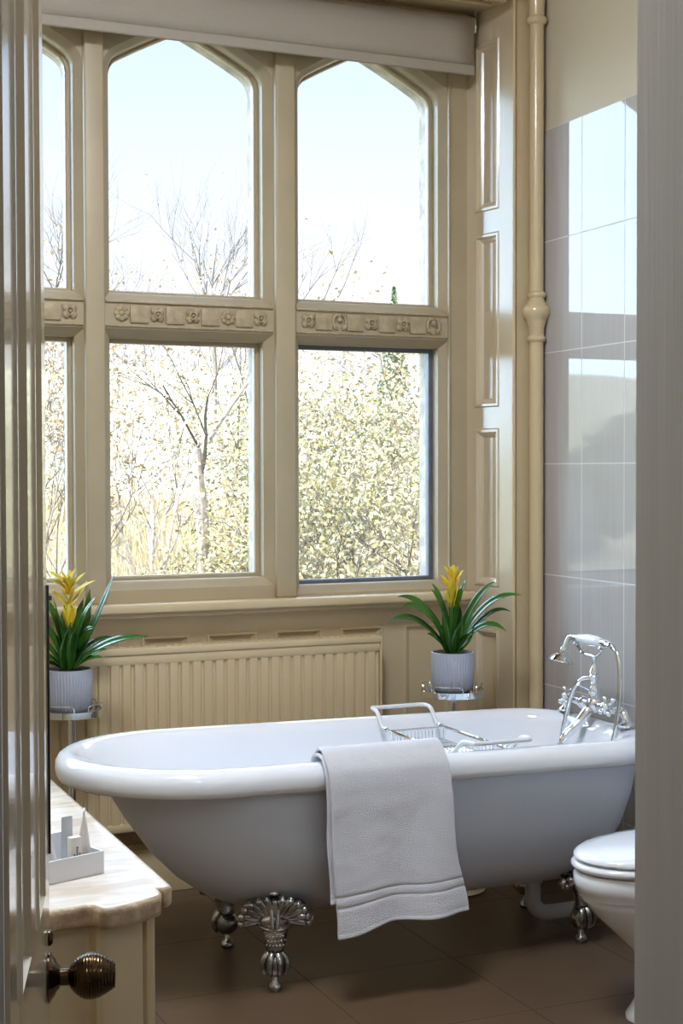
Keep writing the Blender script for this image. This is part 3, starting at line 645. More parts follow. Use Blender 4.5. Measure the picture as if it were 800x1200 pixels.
us = MB().box((-0.345, 3.21, 0.7405), (0.673, 3.232, 0.835), 0.003); rel(us, Vector(ct.location)).build('upstand', M['marble'], ct)
vc = thing('vanity_cabinet', 'cream bow fronted vanity cabinet under the marble top', 'cabinet', (0.2, 2.65, 0)); o_ = Vector(vc.location)
q = MB().prism(vp(0.022), 0.07, 0.704, 0.0); q.box((-0.34, 2.30, 0.0), (0.60, 3.2, 0.07)); rel(q, o_).build('carcass', M['cream'], vc, ang=30)
for a, b in ((-0.05, 0.23), (-0.33, -0.065)):
    d = MB(); f = lambda u, z, o: Vector((a + u, 2.178 - o, 0.12 + z)); panelled(d, b - a, 0.56, [(0.06, 0.06, b - a - 0.06, 0.50)], f, 0.02, 0.010)
    d.box((a, 2.1785, 0.12), (b, 2.195, 0.68)); rel(d, o_); do = d.build('cabinet_door', M['cream'], vc, smooth=False, recalc=False)
    kx_ = a + 0.035 if a > -0.2 else b - 0.035
    k = MB().lathe([(0.006, 0), (0.006, 0.014), (0.014, 0.02), (0.014, 0.028), (0.004, 0.032)], (kx_, 2.178, 0.45), 16, Matrix.Rotation(R(90), 4, 'X')); rel(k, o_).build('knob', M['brass'], do)

# open white tray of toiletries
ang = math.atan2(0.033, 0.093)
tr = thing('toiletries_tray', 'open white card tray holding toiletries on the marble', 'tray', (0.544 * VS, 2.154 * VS, 0.7405), ang); tr.scale = (VS,) * 3
W_, D_, H_, t_ = 0.20, 0.105, 0.033, 0.003                           # local: x to -W_, y to +D_
m = MB().box((-W_, 0, 0), (0, D_, t_)); m.box((-W_, 0, t_), (0, t_, H_)); m.box((-t_, t_, t_), (0, D_, H_)); m.box((-W_, t_, t_), (-W_ + t_, D_, H_)); m.box((-W_, D_ - t_, t_), (0, D_, H_ + 0.012))
m.build('tray_body', M['card'], tr, smooth=False)
def in_tray(x, y, z=0.004):
    c, s = math.cos(ang), math.sin(ang); return ((0.544 + c * x - s * y) * VS, (2.154 + s * x + c * y) * VS, 0.7405 + z * VS)
def flat_tube(name, label, cat, at_, rz, r, h, m_, tilt=(0, 0)):
    t = thing(name, label, cat, at_, rz, 'toiletry tubes in the tray'); t.rotation_euler = (tilt[0], tilt[1], rz); t.scale = (VS,) * 3
    n = 20; rows = []
    for k in range(9):
        s = k / 8; rx = r * (1 + 0.10 * s); ry = max(0.0012, r * (1 - s) ** 0.8)
        rows.append([P(rx * math.cos(2 * PI * j / n), ry * math.sin(2 * PI * j / n), 0.014 + (h - 0.014) * s) for j in range(n)])
    MB().rings(rows).build('tube_body', m_, t, ang=50)
    MB().lathe([(r * 0.80, 0), (r * 0.84, 0.002), (r * 0.84, 0.014)], n=20).build('screw_cap', M['card'], t)
    return t
def scribble(t, x0, z0, lines, y, m_=None, step=0.0045, w=0.0016, rnd=1):
    g = random.Random(rnd); mb = MB()
    for l in range(lines):
        z = z0
        for k in range(g.randint(6, 9)):
            hh = g.uniform(0.0015, 0.0032); mb.box((x0 + l * step, y - 0.0004, z), (x0 + l * step + g.uniform(0.0012, w + 0.0012), y, z + hh)); z += hh + 0.0012
    return mb.build('print', M['ink'], t, smooth=False)
s1 = thing('soap_sachet', 'pale grey sachet standing at the back of the tray', 'sachet', in_tray(-0.022, 0.066, 0.0035), ang + 0.25); s1.scale = (VS,) * 3
rows = []
for k in range(13):
    s = k / 12; th = max(0.0008, 0.006 * math.sin(PI * min(1, max(0, (s + 0.05) * 0.92)))); w_ = 0.0135 - 0.002 * s * s
    rows.append([P(-w_, 0, 0.074 * s), P(-w_ * 0.5, -th, 0.074 * s), P(w_ * 0.5, -th, 0.074 * s - 0.001), P(w_, 0, 0.074 * s - 0.002), P(w_ * 0.5, th, 0.074 * s - 0.001), P(-w_ * 0.5, th, 0.074 * s)])
MB().rings(rows).build('sachet_body', M['greytube'], s1, ang=60)
scribble(s1, -0.003, 0.018, 1, -0.0066, rnd=3)
flat_tube('toiletry_tube', 'upright ivory toiletry tube tapering to a flat end', 'tube', in_tray(-0.0175, 0.026, 0.0035), R(72), 0.0118, 0.090, M['tube'])
cd = thing('soap_carton', 'small cream carton with grey print at the front of the tray', 'carton', in_tray(-0.043, 0.0125, 0.0033), ang); cd.scale = (VS,) * 3
MB().box((-0.009, -0.006, 0), (0.009, 0.006, 0.056), 0.0008).build('carton_body', M['tube'], cd); scribble(cd, -0.005, 0.010, 3, -0.0063, rnd=8)
tb2 = flat_tube('toiletry_tube', 'ivory toiletry tube leaning against the tray side by the door', 'tube', in_tray(-0.066, 0.030, 0.006), ang + 0.2, 0.008, 0.066, M['tube'], tilt=(0.0, -0.30))
wr = thing('wooden_stick', 'thin white wrapped stick upright in the tray by the door', 'stick', in_tray(-0.092, 0.022, 0.0035), ang); wr.scale = (VS,) * 3
MB().tube([P(0, 0, 0), P(0, 0, 0.03), P(-0.002, 0, 0.078)], [0.003, 0.0032, 0.003], 8).build('stick_body', M['card'], wr)

# ------------------------------------------------------------------ toilet
to = thing('toilet', 'white toilet with closed lid beside the right door jamb', 'toilet', (2.24, 3.125, 0)); o_ = Vector(to.location)
def egg(x0, x1, hw, z, n=48, pw=0.62):
    """plan ring with its nose towards -x"""
    p = []
    for j in range(n):
        t = 2 * PI * j / n; cx = x0 + (x1 - x0) * pw; c = math.cos(t)
        x = cx + (c * (x1 - cx) if c > 0 else c * (cx - x0)); p.append((x, 3.125 + hw * math.copysign(abs(math.sin(t)) ** (0.82 if c > 0 else 1.0), math.sin(t)), z))
    return p
bw = MB().rings([egg(2.145, 2.56, 0.115, 0.0), egg(2.145, 2.56, 0.115, 0.012), egg(2.160, 2.56, 0.105, 0.030), egg(2.180, 2.56, 0.095, 0.06), egg(2.195, 2.55, 0.092, 0.12), egg(2.165, 2.55, 0.105, 0.175), egg(2.110, 2.55, 0.130, 0.225), egg(2.062, 2.55, 0.150, 0.270), egg(2.030, 2.55, 0.163, 0.305),
    egg(2.020, 2.55, 0.168, 0.318), egg(2.022, 2.55, 0.168, 0.326), egg(2.010, 2.55, 0.174, 0.330), egg(2.008, 2.55, 0.176, 0.340), egg(2.000, 2.55, 0.179, 0.348), egg(1.996, 2.55, 0.181, 0.365), egg(1.997, 2.55, 0.181, 0.384), egg(2.003, 2.55, 0.177, 0.392), egg(2.03, 2.53, 0.15, 0.393)])
rel(bw, o_).build('toilet_bowl', M['ceramic'], to, ang=50)
se = MB().rings([egg(2.02, 2.47, 0.165, 0.397), egg(1.998, 2.485, 0.179, 0.398), egg(1.992, 2.49, 0.183, 0.404), egg(1.992, 2.49, 0.183, 0.411), egg(1.999, 2.485, 0.178, 0.417), egg(2.02, 2.47, 0.165, 0.418)])
rel(se, o_).build('toilet_seat', M['plastic' if False else 'ceramic'], to, ang=50)
ld = MB().rings([egg(2.02, 2.47, 0.163, 0.421), egg(2.003, 2.485, 0.175, 0.422), egg(1.998, 2.49, 0.179, 0.427), egg(2.000, 2.49, 0.178, 0.434), egg(2.012, 2.48, 0.170, 0.440), egg(2.06, 2.45, 0.14, 0.445), egg(2.15, 2.40, 0.08, 0.447)])
rel(ld, o_).build('toilet_lid', M['ceramic'], to, ang=50)
cs = MB().box((2.52, 2.93, 0.38), (2.70, 3.32, 0.74), 0.025, 4); cs.box((2.50, 2.92, 0.742), (2.70, 3.33, 0.775), 0.012, 3); rel(cs, o_).build('cistern', M['ceramic'], to)
for s in (-0.07, 0.07): rel(MB().tube([P(2.475, 3.125 + s - 0.02, 0.425), P(2.475, 3.125 + s + 0.02, 0.425)], 0.009, 10), o_).build('seat_hinge', M['chrome'], to)

# ------------------------------------------------------------------ ceiling lamps added out of view as fill light
def lamp(name, label, loc, r=0.16):
    t = thing(name, label, 'added fill lamp', loc, group='added fill lamps')
    MB().lathe([(r * 0.9, 0), (r, -0.006), (r, -0.022), (r * 0.96, -0.028)], n=32).build('lamp_base', M['chrome'], t)
    e = bpy.data.materials.new('fill_lamp_glow'); e.use_nodes = True; b_ = e.node_tree.nodes['Principled BSDF']; b_.inputs['Base Color'].default_value = (.9, .88, .84, 1); b_.inputs['Emission Color'].default_value = (0.80, 0.88, 1.04, 1); b_.inputs['Emission Strength'].default_value = LAMP_E
    MB().lathe([(r * 0.95, -0.028), (r * 0.92, -0.05), (r * 0.75, -0.085), (r * 0.45, -0.108), (0.01, -0.115)], n=32).build('lamp_shade', e, t)
    return t
LAMP_E = 66.0
lamp('added_fill_lamp', 'added fill lamp on the bathroom ceiling, out of view', (0.85, 2.7, ZC - 0.001), 0.35)
LAMP_E = 48.0
lamp('added_fill_lamp', 'added fill lamp on the hallway ceiling, out of view', (0.6, -0.3, 2.949), 0.16)
# ------------------------------------------------------------------ plants on chrome stands
VR = Vector((0.918, -0.397, 0)); VD = Vector((-0.397, -0.918, 0)); VU = Vector((0, 0, 1))      # across, towards the room, up
def leaf_strip(mb, base, ctrl, tip, w, n=14, fold=0.25, base_w=0.55, tw=0.0, tilt=0.75):
    pts = bez(base, ctrl, tip, n); rows = []
    side0 = None
    for i, p in enumerate(pts):
        t = (pts[min(i + 1, n)] - pts[max(i - 1, 0)]).normalized()
        u = Vector((0, 0, 1)) if abs(t.z) < 0.97 else VD
        radial = Vector((tip[0] - base[0], tip[1] - base[1], 0))
        if radial.length < 1e-4: radial = VD.copy()
        radial.normalize(); sd = Vector((-radial.y, radial.x, 0)); sd = (sd - t * sd.dot(t)).normalized(); nrm = sd.cross(t).normalized()
        s = i / n; a = tw * s; sd2 = sd * math.cos(a) + nrm * math.sin(a); nrm2 = nrm * math.cos(a) - sd * math.sin(a)
        k = (base_w + (1 - base_w) * min(1, s / 0.45)) * (1 - max(0, (s - 0.55) / 0.45) ** 2.2); ww = max(0.0006, w * k); up = nrm2 if nrm2.z > 0 else nrm2
        sg = 1 if nrm2.z >= 0 else -1
        ny = (nrm2 * sg + VD * tilt); ny = (ny - t * ny.dot(t)).normalized(); sd2 = t.cross(ny); nrm2 = ny; sg = 1
        rows.append([p + sd2 * ww + nrm2 * sg * ww * fold, p + sd2 * ww * 0.5 + nrm2 * sg * ww * fold * 0.32, p, p - sd2 * ww * 0.5 + nrm2 * sg * ww * fold * 0.32, p - sd2 * ww + nrm2 * sg * ww * fold])
    mb.rings(rows, close=False, cap0=False, cap1=False)
def plant(base, leaves, bracts, stalk, label, leafname='foliage'):
    """base is the soil centre; leaf rows are (tip across, tip up, ctrl across, ctrl up, towards-room at tip, half width) in metres"""
    t = thing('guzmania_plant', label, 'potted plant', base, group='guzmanias on chrome stands')
    PR, PH = 0.069, 0.128
    rb = lambda a, z: 0.045 * abs(math.cos(a * 22)) if -0.110 < z < -0.002 else 0.0
    pot = MB().lathe([(PR * 0.80, -PH + 0.008), (PR * 0.86, -PH + 0.009), (PR * 0.90, -PH + 0.014), (PR * 0.955, -0.105), (PR * 0.985, -0.05), (PR, -0.003), (PR * 1.02, 0.0), (PR * 1.02, 0.010), (PR * 0.96, 0.011), (PR * 0.94, 0.0), (PR * 0.93, -0.03)], n=264, ribs=rb)
    pot.build('plant_pot', M['pot'], t, ang=70)
    so = MB()
    rows = [[P(PR * 0.93 * k / 6 * math.cos(2 * PI * j / 24), PR * 0.93 * k / 6 * math.sin(2 * PI * j / 24), 0.000 + 0.010 * (1 - k / 6) + 0.004 * noise.noise(Vector((k, j * 1.7, 2)))) for j in range(24)] for k in range(6, 0, -1)]
    so.rings(rows, cap0=False); so.build('soil', M['soil'], t)
    fo = MB()
    for (tx_, tz, cx, cz, td, w) in leaves:
        b0 = VR * (0.010 * (1 if cx > 0 else -1)) + VD * (0.10 * td) + VU * 0.004
        leaf_strip(fo, b0, VR * cx + VD * td * 0.5 + VU * cz, VR * tx_ + VD * td + VU * tz, w * 1.25)
    f = fo.build(leafname, M['leaf'], t, recalc=False, ang=80); sm = f.modifiers.new('thick', 'SOLIDIFY'); sm.thickness = 0.0010
    MB().tube([P(0, 0, 0.0), VR * stalk[0] * 0.5 + VU * (stalk[1] - 0.05) * 0.5, VR * stalk[0] + VU * (stalk[1] - 0.06)], [0.012, 0.011, 0.009], 10).build('stalk', M['leaf'], t)
    st = MB().tube([VR * stalk[0] + VU * (stalk[1] - 0.07), VR * stalk[0] + VU * (stalk[1] - 0.03), VR * stalk[0] + VU * stalk[1]], [0.006, 0.008, 0.005], 10)
    for k in range(7):
        az = k * 2.4; o2 = P(math.cos(az), math.sin(az), 0); b2 = VR * stalk[0] + VU * (stalk[1] - 0.075); leaf_strip(st, b2 + o2 * 0.003, b2 + o2 * 0.012 + VU * 0.025, b2 + o2 * 0.022 + VU * (0.052 + 0.004 * k), 0.0095, n=8, fold=0.35, base_w=0.9)
    for (tx_, tz, cx, cz, td, w) in bracts: leaf_strip(st, VR * stalk[0] + VU * (cz - 0.035), VR * (stalk[0] + cx) + VD * td * 0.5 + VU * cz, VR * tx_ + VD * td + VU * tz, w * 1.3, n=8, fold=0.35, base_w=0.9)
    f = st.build('flower_spike', M['bract'], t, recalc=False, ang=80); f['label'] = 'yellow flower spike'; sm = f.modifiers.new('thick', 'SOLIDIFY'); sm.thickness = 0.0010
    return t
def px(rows, bx, by, s):                                             # photo measurements to metres about the soil centre
    return [((a - bx) * s, (by - b) * s, (c - bx) * s, (by - d) * s, e, w) for a, b, c, d, e, w in rows]
def stand(base_xy, zt, r, label):
    t = thing('plant_stand', label, 'plant stand', (base_xy[0], base_xy[1], 0), group='chrome plant stands')
    MB().lathe([(0.11, 0), (0.11, 0.008), (0.09, 0.016), (0.02, 0.024), (0.014, 0.03)], n=36).build('base', M['chrome'], t)
    MB().lathe([(0.0125, 0.028), (0.0125, zt - 0.020), (0.020, zt - 0.018), (0.022, zt - 0.012)], n=20).build('pole', M['chrome'], t)
    MB().lathe([(0.03, zt - 0.014), (r - 0.004, zt - 0.014), (r, zt - 0.012), (r, zt + 0.008), (r - 0.003, zt + 0.009), (r - 0.005, zt + 0.0), (0.02, zt + 0.0)], n=56).build('tray', M['chrome'], t)
    for q in range(4):                                               # four looped rails round the tray
        a0 = q * PI / 2 + 0.35; a1 = a0 + PI / 2 - 0.50; pts = []
        def at(a, z, rr=r - 0.004): return P(rr * math.cos(a), rr * math.sin(a), z)
        pts = [at(a0, zt), at(a0, zt + 0.018), at(a0 + 0.05, zt + 0.025)] + [at(a0 + (a1 - a0) * k / 8, zt + 0.027) for k in range(1, 8)] + [at(a1 - 0.05, zt + 0.025), at(a1, zt + 0.018), at(a1, zt)]
        MB().tube(pts, 0.0019, 6).build('gallery_rail', M['chrome'], t)
    return t
# left plant (photo crop 5.333 px per px, soil at 225,705)
S1 = 0.00268 / 5.333
L1 = px([(240, 430, 195, 600, .035, .021), (275, 440, 270, 560, .05, .020), (62, 228, 175, 330, .02, .0125), (62, 372, 150, 470, .03, .0125), (62, 466, 140, 570, .05, .011), (58, 560, 130, 590, .07, .010), (70, 632, 130, 625, .05, .008), (148, 236, 185, 420, .05, .015),
         (725, 478, 430, 470, .04, .0125), (512, 92, 370, 470, .0, .013), (402, 236, 270, 400, .02, .013), (345, 195, 335, 470, -.04, .016), (408, 425, 300, 400, .06, .012), (458, 572, 360, 560, -.03, .008), (445, 606, 350, 590, .04, .009), (300, 260, 250, 450, -.05, .014), (180, 300, 200, 480, -.05, .014), (360, 330, 300, 470, .07, .012), (500, 520, 340, 470, -.09, .010), (120, 500, 170, 480, -.09, .010)], 225, 705, S1)
B1 = px([(270, 62, 245, 120, .0, .006), (185, 72, 205, 120, .02, .007), (108, 80, 170, 110, .01, .006), (340, 88, 285, 130, .01, .006), (128, 135, 190, 150, .03, .007), (402, 134, 290, 180, .02, .006), (150, 100, 200, 130, .04, .008), (292, 98, 255, 150, .03, .008), (230, 72, 228, 130, -.02, .007), (245, 105, 235, 150, .035, .009), (210, 110, 215, 150, .04, .009), (265, 165, 270, 210, .03, .009), (195, 175, 190, 210, .03, .009), (335, 140, 300, 230, -.02, .006), (112, 190, 180, 250, -.01, .005)], 225, 705, S1)
B1 = [(a, b, c - 0.0025, d, e, w) for a, b, c, d, e, w in B1]
XP1, YP1, ZP1 = 1.046, 4.53, 0.655
stand((XP1, YP1), ZP1, 0.096, 'chrome plant stand under the left plant, near the open door')
plant((XP1 - 0.008, YP1, ZP1 + 0.1225), L1, B1, (0.0025, 0.215), 'yellow guzmania with upright leaves in a grey pot near the door')
# right plant (crop 4.444 px per px, soil at 400,520)
S2 = 0.00268 / 4.444
L2 = px([(470, 100, 395, 330, .03, .025), (775, 186, 560, 150, .03, .0115), (640, 118, 500, 190, -.03, .012), (686, 380, 560, 270, .05, .011), (722, 285, 600, 215, -.02, .008), (515, 335, 520, 450, .04, .009), (44, 335, 190, 225, .05, .0115), (98, 200, 260, 175, -.02, .012), (122, 240, 280, 215, .05, .019), (255, 392, 300, 405, .06, .010), (283, 160, 370, 230, .0, .013), (590, 184, 480, 230, -.06, .008), (340, 270, 350, 420, .07, .016), (445, 320, 410, 430, .06, .017), (360, 330, 340, 440, -.03, .014), (290, 130, 360, 200, -.05, .008), (440, 240, 430, 380, -.03, .015)], 400, 520, S2)
B2 = px([(352, 28, 372, 60, .0, .007), (432, 32, 415, 60, .0, .007), (375, 20, 385, 50, .01, .008), (408, 22, 402, 50, -.01, .008), (332, 78, 360, 110, .01, .008), (465, 52, 430, 80, -.01, .006), (338, 108, 365, 130, .02, .009), (390, 40, 388, 70, .02, .010), (420, 70, 410, 100, .02, .010), (370, 70, 375, 100, .025, .010), (400, 95, 395, 130, .028, .011), (365, 140, 372, 170, .025, .010), (415, 135, 408, 165, .022, .010), (438, 80, 425, 110, -.01, .008)], 400, 520, S2)
B2 = [(a, b, c + 0.005, d, e, w) for a, b, c, d, e, w in B2]
XP2, YP2, ZP2 = 2.284, 4.352, 0.664
stand((XP2, YP2), ZP2, 0.106, 'chrome plant stand under the right plant, between bath and tiles')
plant((XP2 - 0.0, YP2, ZP2 + 0.1225), L2, B2, (-0.003, 0.235), 'yellow guzmania with long arching leaves in front of the panelled reveal')

# ------------------------------------------------------------------ garden outside
def gz(x, y):                                                        # height of the bank
    return -1.3 + 0.09 * max(0, y - 8) + 0.05 * max(0, y - 20) + 0.35 * noise.noise(Vector((x * 0.15, y * 0.15, 0)))
gm_ = MB(); NX, NY = 40, 40
rows = [[P(-40 + 90 * i / NX, 5.6 + 60 * (j / NY) ** 1.3, gz(-40 + 90 * i / NX, 5.6 + 60 * (j / NY) ** 1.3)) for i in range(NX + 1)] for j in range(NY + 1)]
gm_.rings(rows, close=False, cap0=False, cap1=False)
struct('ground', gm_, M['earth'], label='sunlit grassy bank seen through the lower window panes', cat='ground')
def add_leaf(mb, p, s, g):
    a, b = g.uniform(0, 2 * PI), g.uniform(-1, 1); d = Vector((math.cos(a) * math.sqrt(1 - b * b), math.sin(a) * math.sqrt(1 - b * b), b)); e = d.orthogonal().normalized()
    q = Matrix.Rotation(g.uniform(0, 6.28), 3, d) @ e; k = d.cross(q)
    mb.add([p - q * s * 0.5, p + k * s * 0.28, p + q * s * 0.6, p - k * s * 0.28], [(0, 1, 2, 3)])
def tree(name, label, cat, x, y, h, seed, spread=0.5, leaves=2500, ls=0.07, lm='lf_yellow', r0=0.10, forks=(3, 4), depth=4, lean=0.0, bark='bark', group=None, low=0.0, twigs=True):
    g = random.Random(seed); z = gz(x, y); t = thing(name, label, cat, (x, y, z), group=group); tr_ = MB(); tw_ = MB(); tips = []
    def grow(p, d, L, r, lev):
        n = 4; pts = [p]; rad = [r]; dd = d.copy()
        for k in range(n):
            dd = (dd + Vector((g.uniform(-1, 1), g.uniform(-1, 1), g.uniform(-0.3, 0.6))) * 0.13).normalized(); pts.append(pts[-1] + dd * L / n); rad.append(r * (1 - 0.45 * (k + 1) / n))
        (tr_ if lev < 2 else tw_).tube(pts, rad, 6 if lev < 2 else 4)
        if lev >= depth - 2: tips.extend(pts[1:])
        if lev >= depth: return
        for k in range(g.randint(*forks)):
            i = g.randint(2, n); a = g.uniform(0, 2 * PI); o = dd.orthogonal().normalized(); o = Matrix.Rotation(a, 3, dd) @ o
            nd = (dd * (1 - spread * 0.6) + o * spread * g.uniform(0.7, 1.3) + Vector((0, 0, 0.12))).normalized(); grow(pts[i], nd, L * g.uniform(0.58, 0.82), rad[i] * 0.72, lev + 1)
    d0 = Vector((lean, 0, 1)).normalized()
    nst = 1 if low == 0 else 4
    for s in range(nst):
        if nst > 1: a = 2 * PI * s / nst + g.uniform(-.4, .4); d0 = Vector((math.cos(a) * low, math.sin(a) * low, 1)).normalized()
        grow(Vector((0, 0, -0.05)), d0, h * 0.36, r0 if nst == 1 else r0 * 0.7, 0)
    tr_.m = 1; tr_.add(tw_.v, tw_.f); tr_.build('trunk', [M[bark], M['twig']], t, ang=80, recalc=False)
    if leaves:
        lm_ = MB()
        for k in range(leaves):
            p = g.choice(tips) + Vector((g.gauss(0, 1), g.gauss(0, 1), g.gauss(0, 1))) * h * 0.035; add_leaf(lm_, p, ls * g.uniform(0.6, 1.4), g)
        lm_.build('leaves', M[lm], t, recalc=False, smooth=False)
    return t
def ray(u, v, y):                                                    # where the photo's pixel column u meets the depth y
    a = math.atan((u - 400) / 1732) + R(23.4); return y * math.tan(a)
T = [('bare_tree', 'pale bare tree forking low behind the middle window light', 'tree', 242, 15.0, 6.2, 11, dict(leaves=50, ls=.035, lm='lf_tan', r0=.085, spread=.40, forks=(2, 3), depth=5)),
     ('leafy_tree', 'dense yellow leaved tree filling the right window light', 'tree', 448, 11.5, 3.4, 23, dict(leaves=10000, ls=.042, lm='lf_yellow', r0=.05, spread=.62, forks=(3, 5), depth=5, low=.35)),
     ('leafy_tree', 'second yellow leaved tree at the left of the right window light', 'tree', 366, 14.5, 3.7, 29, dict(leaves=7000, ls=.05, lm='lf_yellow', r0=.05, spread=.62, forks=(3, 4), depth=5, low=.35)),
     ('leafy_tree', 'tan leaved tree at the right edge of the right window light', 'tree', 516, 15.0, 4.9, 31, dict(leaves=8000, ls=.052, lm='lf_tan', r0=.06, spread=.6, forks=(3, 4), depth=5, low=.3)),
     ('dry_shrub', 'dry tan shrub low at the left of the middle window light', 'shrub', 162, 12.0, 1.9, 37, dict(leaves=6000, ls=.04, lm='lf_tan', r0=.035, spread=.7, forks=(3, 5), depth=4, low=.6)),
     ('dry_shrub', 'taller dry shrub with thin upright twigs in the middle window light', 'shrub', 176, 17.0, 4.4, 41, dict(leaves=4500, ls=.045, lm='lf_tan', r0=.035, spread=.45, forks=(3, 4), depth=5, low=.3)),
     ('leafy_shrub', 'yellow green shrub right of the bare forked tree', 'shrub', 296, 13.0, 2.5, 43, dict(leaves=4500, ls=.042, lm='lf_yellow', r0=.035, spread=.6, forks=(3, 4), depth=4, low=.4)),
     ('dry_shrub', 'pale dry shrub in the window light beside the door', 'shrub', 64, 13.0, 4.2, 47, dict(leaves=6500, ls=.045, lm='lf_tan', r0=.04, spread=.5, forks=(3, 4), depth=5, low=.35)),
     ('bare_tree', 'bare twiggy tree behind the dry shrub in the window light by the door', 'tree', 80, 19.0, 7.2, 53, dict(leaves=90, ls=.04, lm='lf_tan', r0=.07, spread=.45, forks=(3, 4), depth=5)),
     ('bare_tree', 'bare tree with fine twigs right of the forked tree', 'tree', 286, 20.0, 7.0, 59, dict(leaves=60, ls=.04, lm='lf_tan', r0=.06, spread=.45, forks=(3, 4), depth=5)),
     ('evergreen_tree', 'far conifer whose tip shows in the right upper pane', 'tree', 462, 27.0, 4.25, 61, None),
     ('leafy_tree', 'yellow tree behind and between the two near yellow trees', 'tree', 408, 20.0, 4.4, 67, dict(leaves=5000, ls=.06, lm='lf_yellow', r0=.06, spread=.6, forks=(3, 4), depth=5, low=.35))]
for (nm, lb, ct_, u, y, h, sd, kw) in T:
    x = ray(u, 0, y)
    if kw is not None: tree(nm, lb, ct_, x, y, h, sd, group='garden shrubs' if ct_ == 'shrub' else 'garden trees', **kw); continue
    z = gz(x, y); t = thing(nm, lb, ct_, (x, y, z), group='garden trees'); MB().tube([P(0, 0, -.1), P(0, 0, h * .5), P(0, 0, h)], [.14, .08, .015], 8).build('trunk', M['bark'], t); g = random.Random(sd); f = MB()
    for k in range(4200):
        q = g.random() ** 0.8; rr = (1 - q) * 0.65 * math.sqrt(g.random()); a = g.uniform(0, 6.28); add_leaf(f, P(rr * math.cos(a), rr * math.sin(a), h * (0.12 + 0.9 * q)), .10 * g.uniform(.5, 1.2), g)
    f.build('needles', M['lf_green'], t, recalc=False, smooth=False)
# evergreens to the left, seen only mirrored in the tiles
for k, (x, y, h) in enumerate(((-7.5, 21, 1.7), (-11.5, 24, 2.2), (-4.8, 22, 1.8), (-15.5, 28, 2.4))):
    g = random.Random(80 + k); z = gz(x, y)
    t = thing('evergreen_shrub', ['dark evergreen shrub mirrored in the tiles', 'tall evergreen mirrored in the left tiles', 'round evergreen mirrored nearest the pier', 'far evergreen mirrored at the tile edge'][k], 'shrub', (x, y, z), group='garden evergreens'); f = MB()
    for q in range(3000):
        v = Vector((g.gauss(0, 1), g.gauss(0, 1), g.gauss(0, 1))).normalized() * g.random() ** .33; add_leaf(f, P(v.x * 1.6, v.y * 1.4, h * .5 + v.z * h * .5), .17, g)
    f.build('leaves', M['lf_green'], t, recalc=False, smooth=False); MB().tube([P(0, 0, -.1), P(0, 0, h * .6)], [.12, .05], 6).build('trunk', M['bark'], t)
# tall dry grass on the bank
g = random.Random(5); gr = MB()
for k in range(16000):
    y = 6.5 + 20 * g.random() ** 1.3; x = ray(g.uniform(20, 540), 0, y) + g.uniform(-.3, .3); z = gz(x, y); hh = g.uniform(.25, .8); a = g.uniform(0, 6.28); w_ = 0.008 + 0.0006 * y; b_ = Vector((math.cos(a), math.sin(a), 0)); lean = Vector((g.uniform(-.5, .2), g.uniform(-.3, .3), 1)) * hh
    p = P(x, y, z - .02); gr.add([p - b_ * w_, p + b_ * w_, p + lean * .6 + b_ * w_ * .6, p + lean, p + lean * .6 - b_ * w_ * .6], [(0, 1, 2, 3, 4)])
tag(gr.build('grass', M['straw'], None, recalc=False, smooth=False), 'tall straw coloured grass on the sunlit bank', 'grass', kind='stuff')

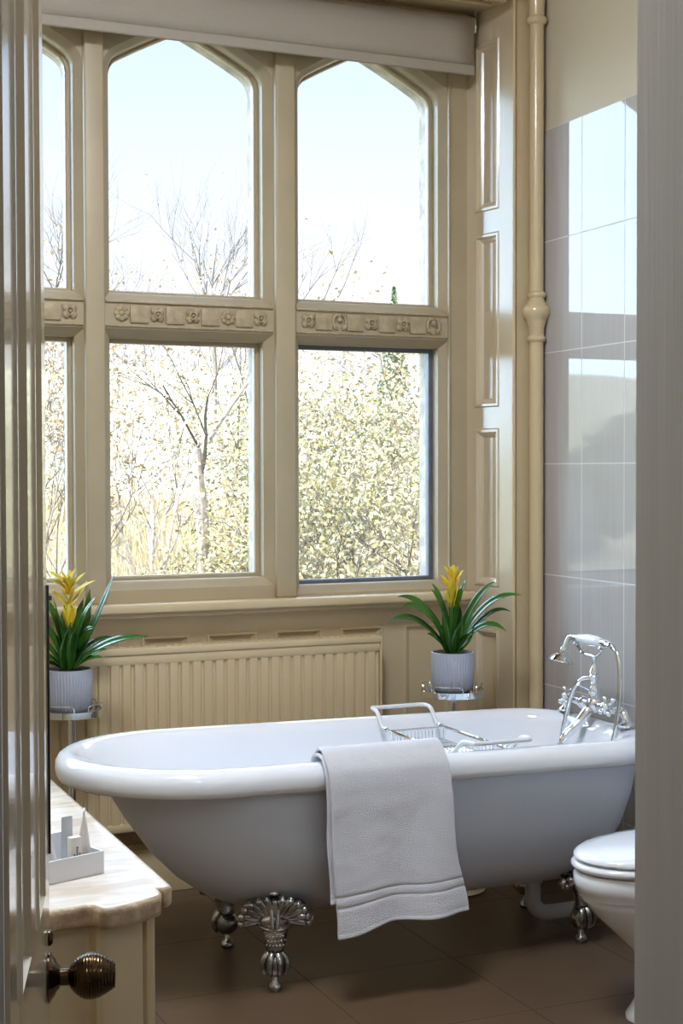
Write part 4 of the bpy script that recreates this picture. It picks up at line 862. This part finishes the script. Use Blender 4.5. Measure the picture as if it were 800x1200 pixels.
# ------------------------------------------------------------------ light, sky, camera
wd = bpy.data.worlds.new('sky'); bpy.context.scene.world = wd; wd.use_nodes = True; nt = wd.node_tree; L = nt.links.new
bg = nt.nodes['Background']; tc = nt.nodes.new('ShaderNodeTexCoord'); sx = nt.nodes.new('ShaderNodeSeparateXYZ'); L(tc.outputs['Generated'], sx.inputs[0])
rp = nt.nodes.new('ShaderNodeValToRGB'); e = rp.color_ramp.elements; e[0].position = 0.0; e[0].color = (0.96, 0.985, 1.0, 1); e[1].position = 0.30; e[1].color = (0.62, 0.765, 1.02, 1)
k = e.new(0.36); k.color = (0.62, 0.79, 1.0, 1); k = e.new(0.46); k.color = (3.8, 5.0, 6.8, 1); k = e.new(0.10); k.color = (0.92, 0.955, 1.0, 1); k = e.new(0.20); k.color = (0.77, 0.865, 1.01, 1)
L(sx.outputs['Z'], rp.inputs['Fac']); L(rp.outputs['Color'], bg.inputs['Color']); bg.inputs['Strength'].default_value = 1.14
def sun(name, d, E, angle, col):
    l = bpy.data.lights.new(name, 'SUN'); l.energy = E; l.angle = R(angle); l.color = col; o = bpy.data.objects.new(name, l); C.objects.link(o)
    o.rotation_euler = Vector(d).to_track_quat('-Z', 'Y').to_euler(); o.location = -Vector(d) * 10 + Vector((0, 0, 3)); return o
sun('sun', (0.45, 0.75, -0.85), 8.5, 0.6, (1, 0.90, 0.74))
sun('sky_glow', (0.70, -0.60, -0.40), 13.0, 84, (0.52, 0.75, 1.0))
cam = bpy.data.cameras.new('camera'); co = bpy.data.objects.new('camera', cam); C.objects.link(co); bpy.context.scene.camera = co
cam.sensor_fit = 'VERTICAL'; cam.sensor_height = 36; cam.lens = 36 * 1732 / 1200; cam.clip_start = 0.02; cam.clip_end = 300
yaw, tilt, roll = R(23.4), R(1.6), R(-0.15)
Fw = Vector((math.sin(yaw) * math.cos(tilt), math.cos(yaw) * math.cos(tilt), -math.sin(tilt))); Rt = Vector((math.cos(yaw), -math.sin(yaw), 0)); Up = Rt.cross(Fw)
R2 = Rt * math.cos(roll) + Up * math.sin(roll); U2 = Up * math.cos(roll) - Rt * math.sin(roll)
mw = Matrix((R2, U2, -Fw)).transposed().to_4x4(); mw.translation = (0, 0, 1.4); co.matrix_world = mw
sc = bpy.context.scene
sc.view_settings.view_transform = 'Standard'; sc.view_settings.look = 'None'; sc.view_settings.gamma = 1.0; sc.view_settings.use_curve_mapping = False
sc.view_settings.exposure = 0.15
sc.cycles.max_bounces = 10; sc.cycles.diffuse_bounces = 6; sc.cycles.transparent_max_bounces = 16; sc.cycles.caustics_reflective = False; sc.cycles.caustics_refractive = False
sc.cycles.sample_clamp_indirect = 6.0; sc.cycles.use_denoising = True
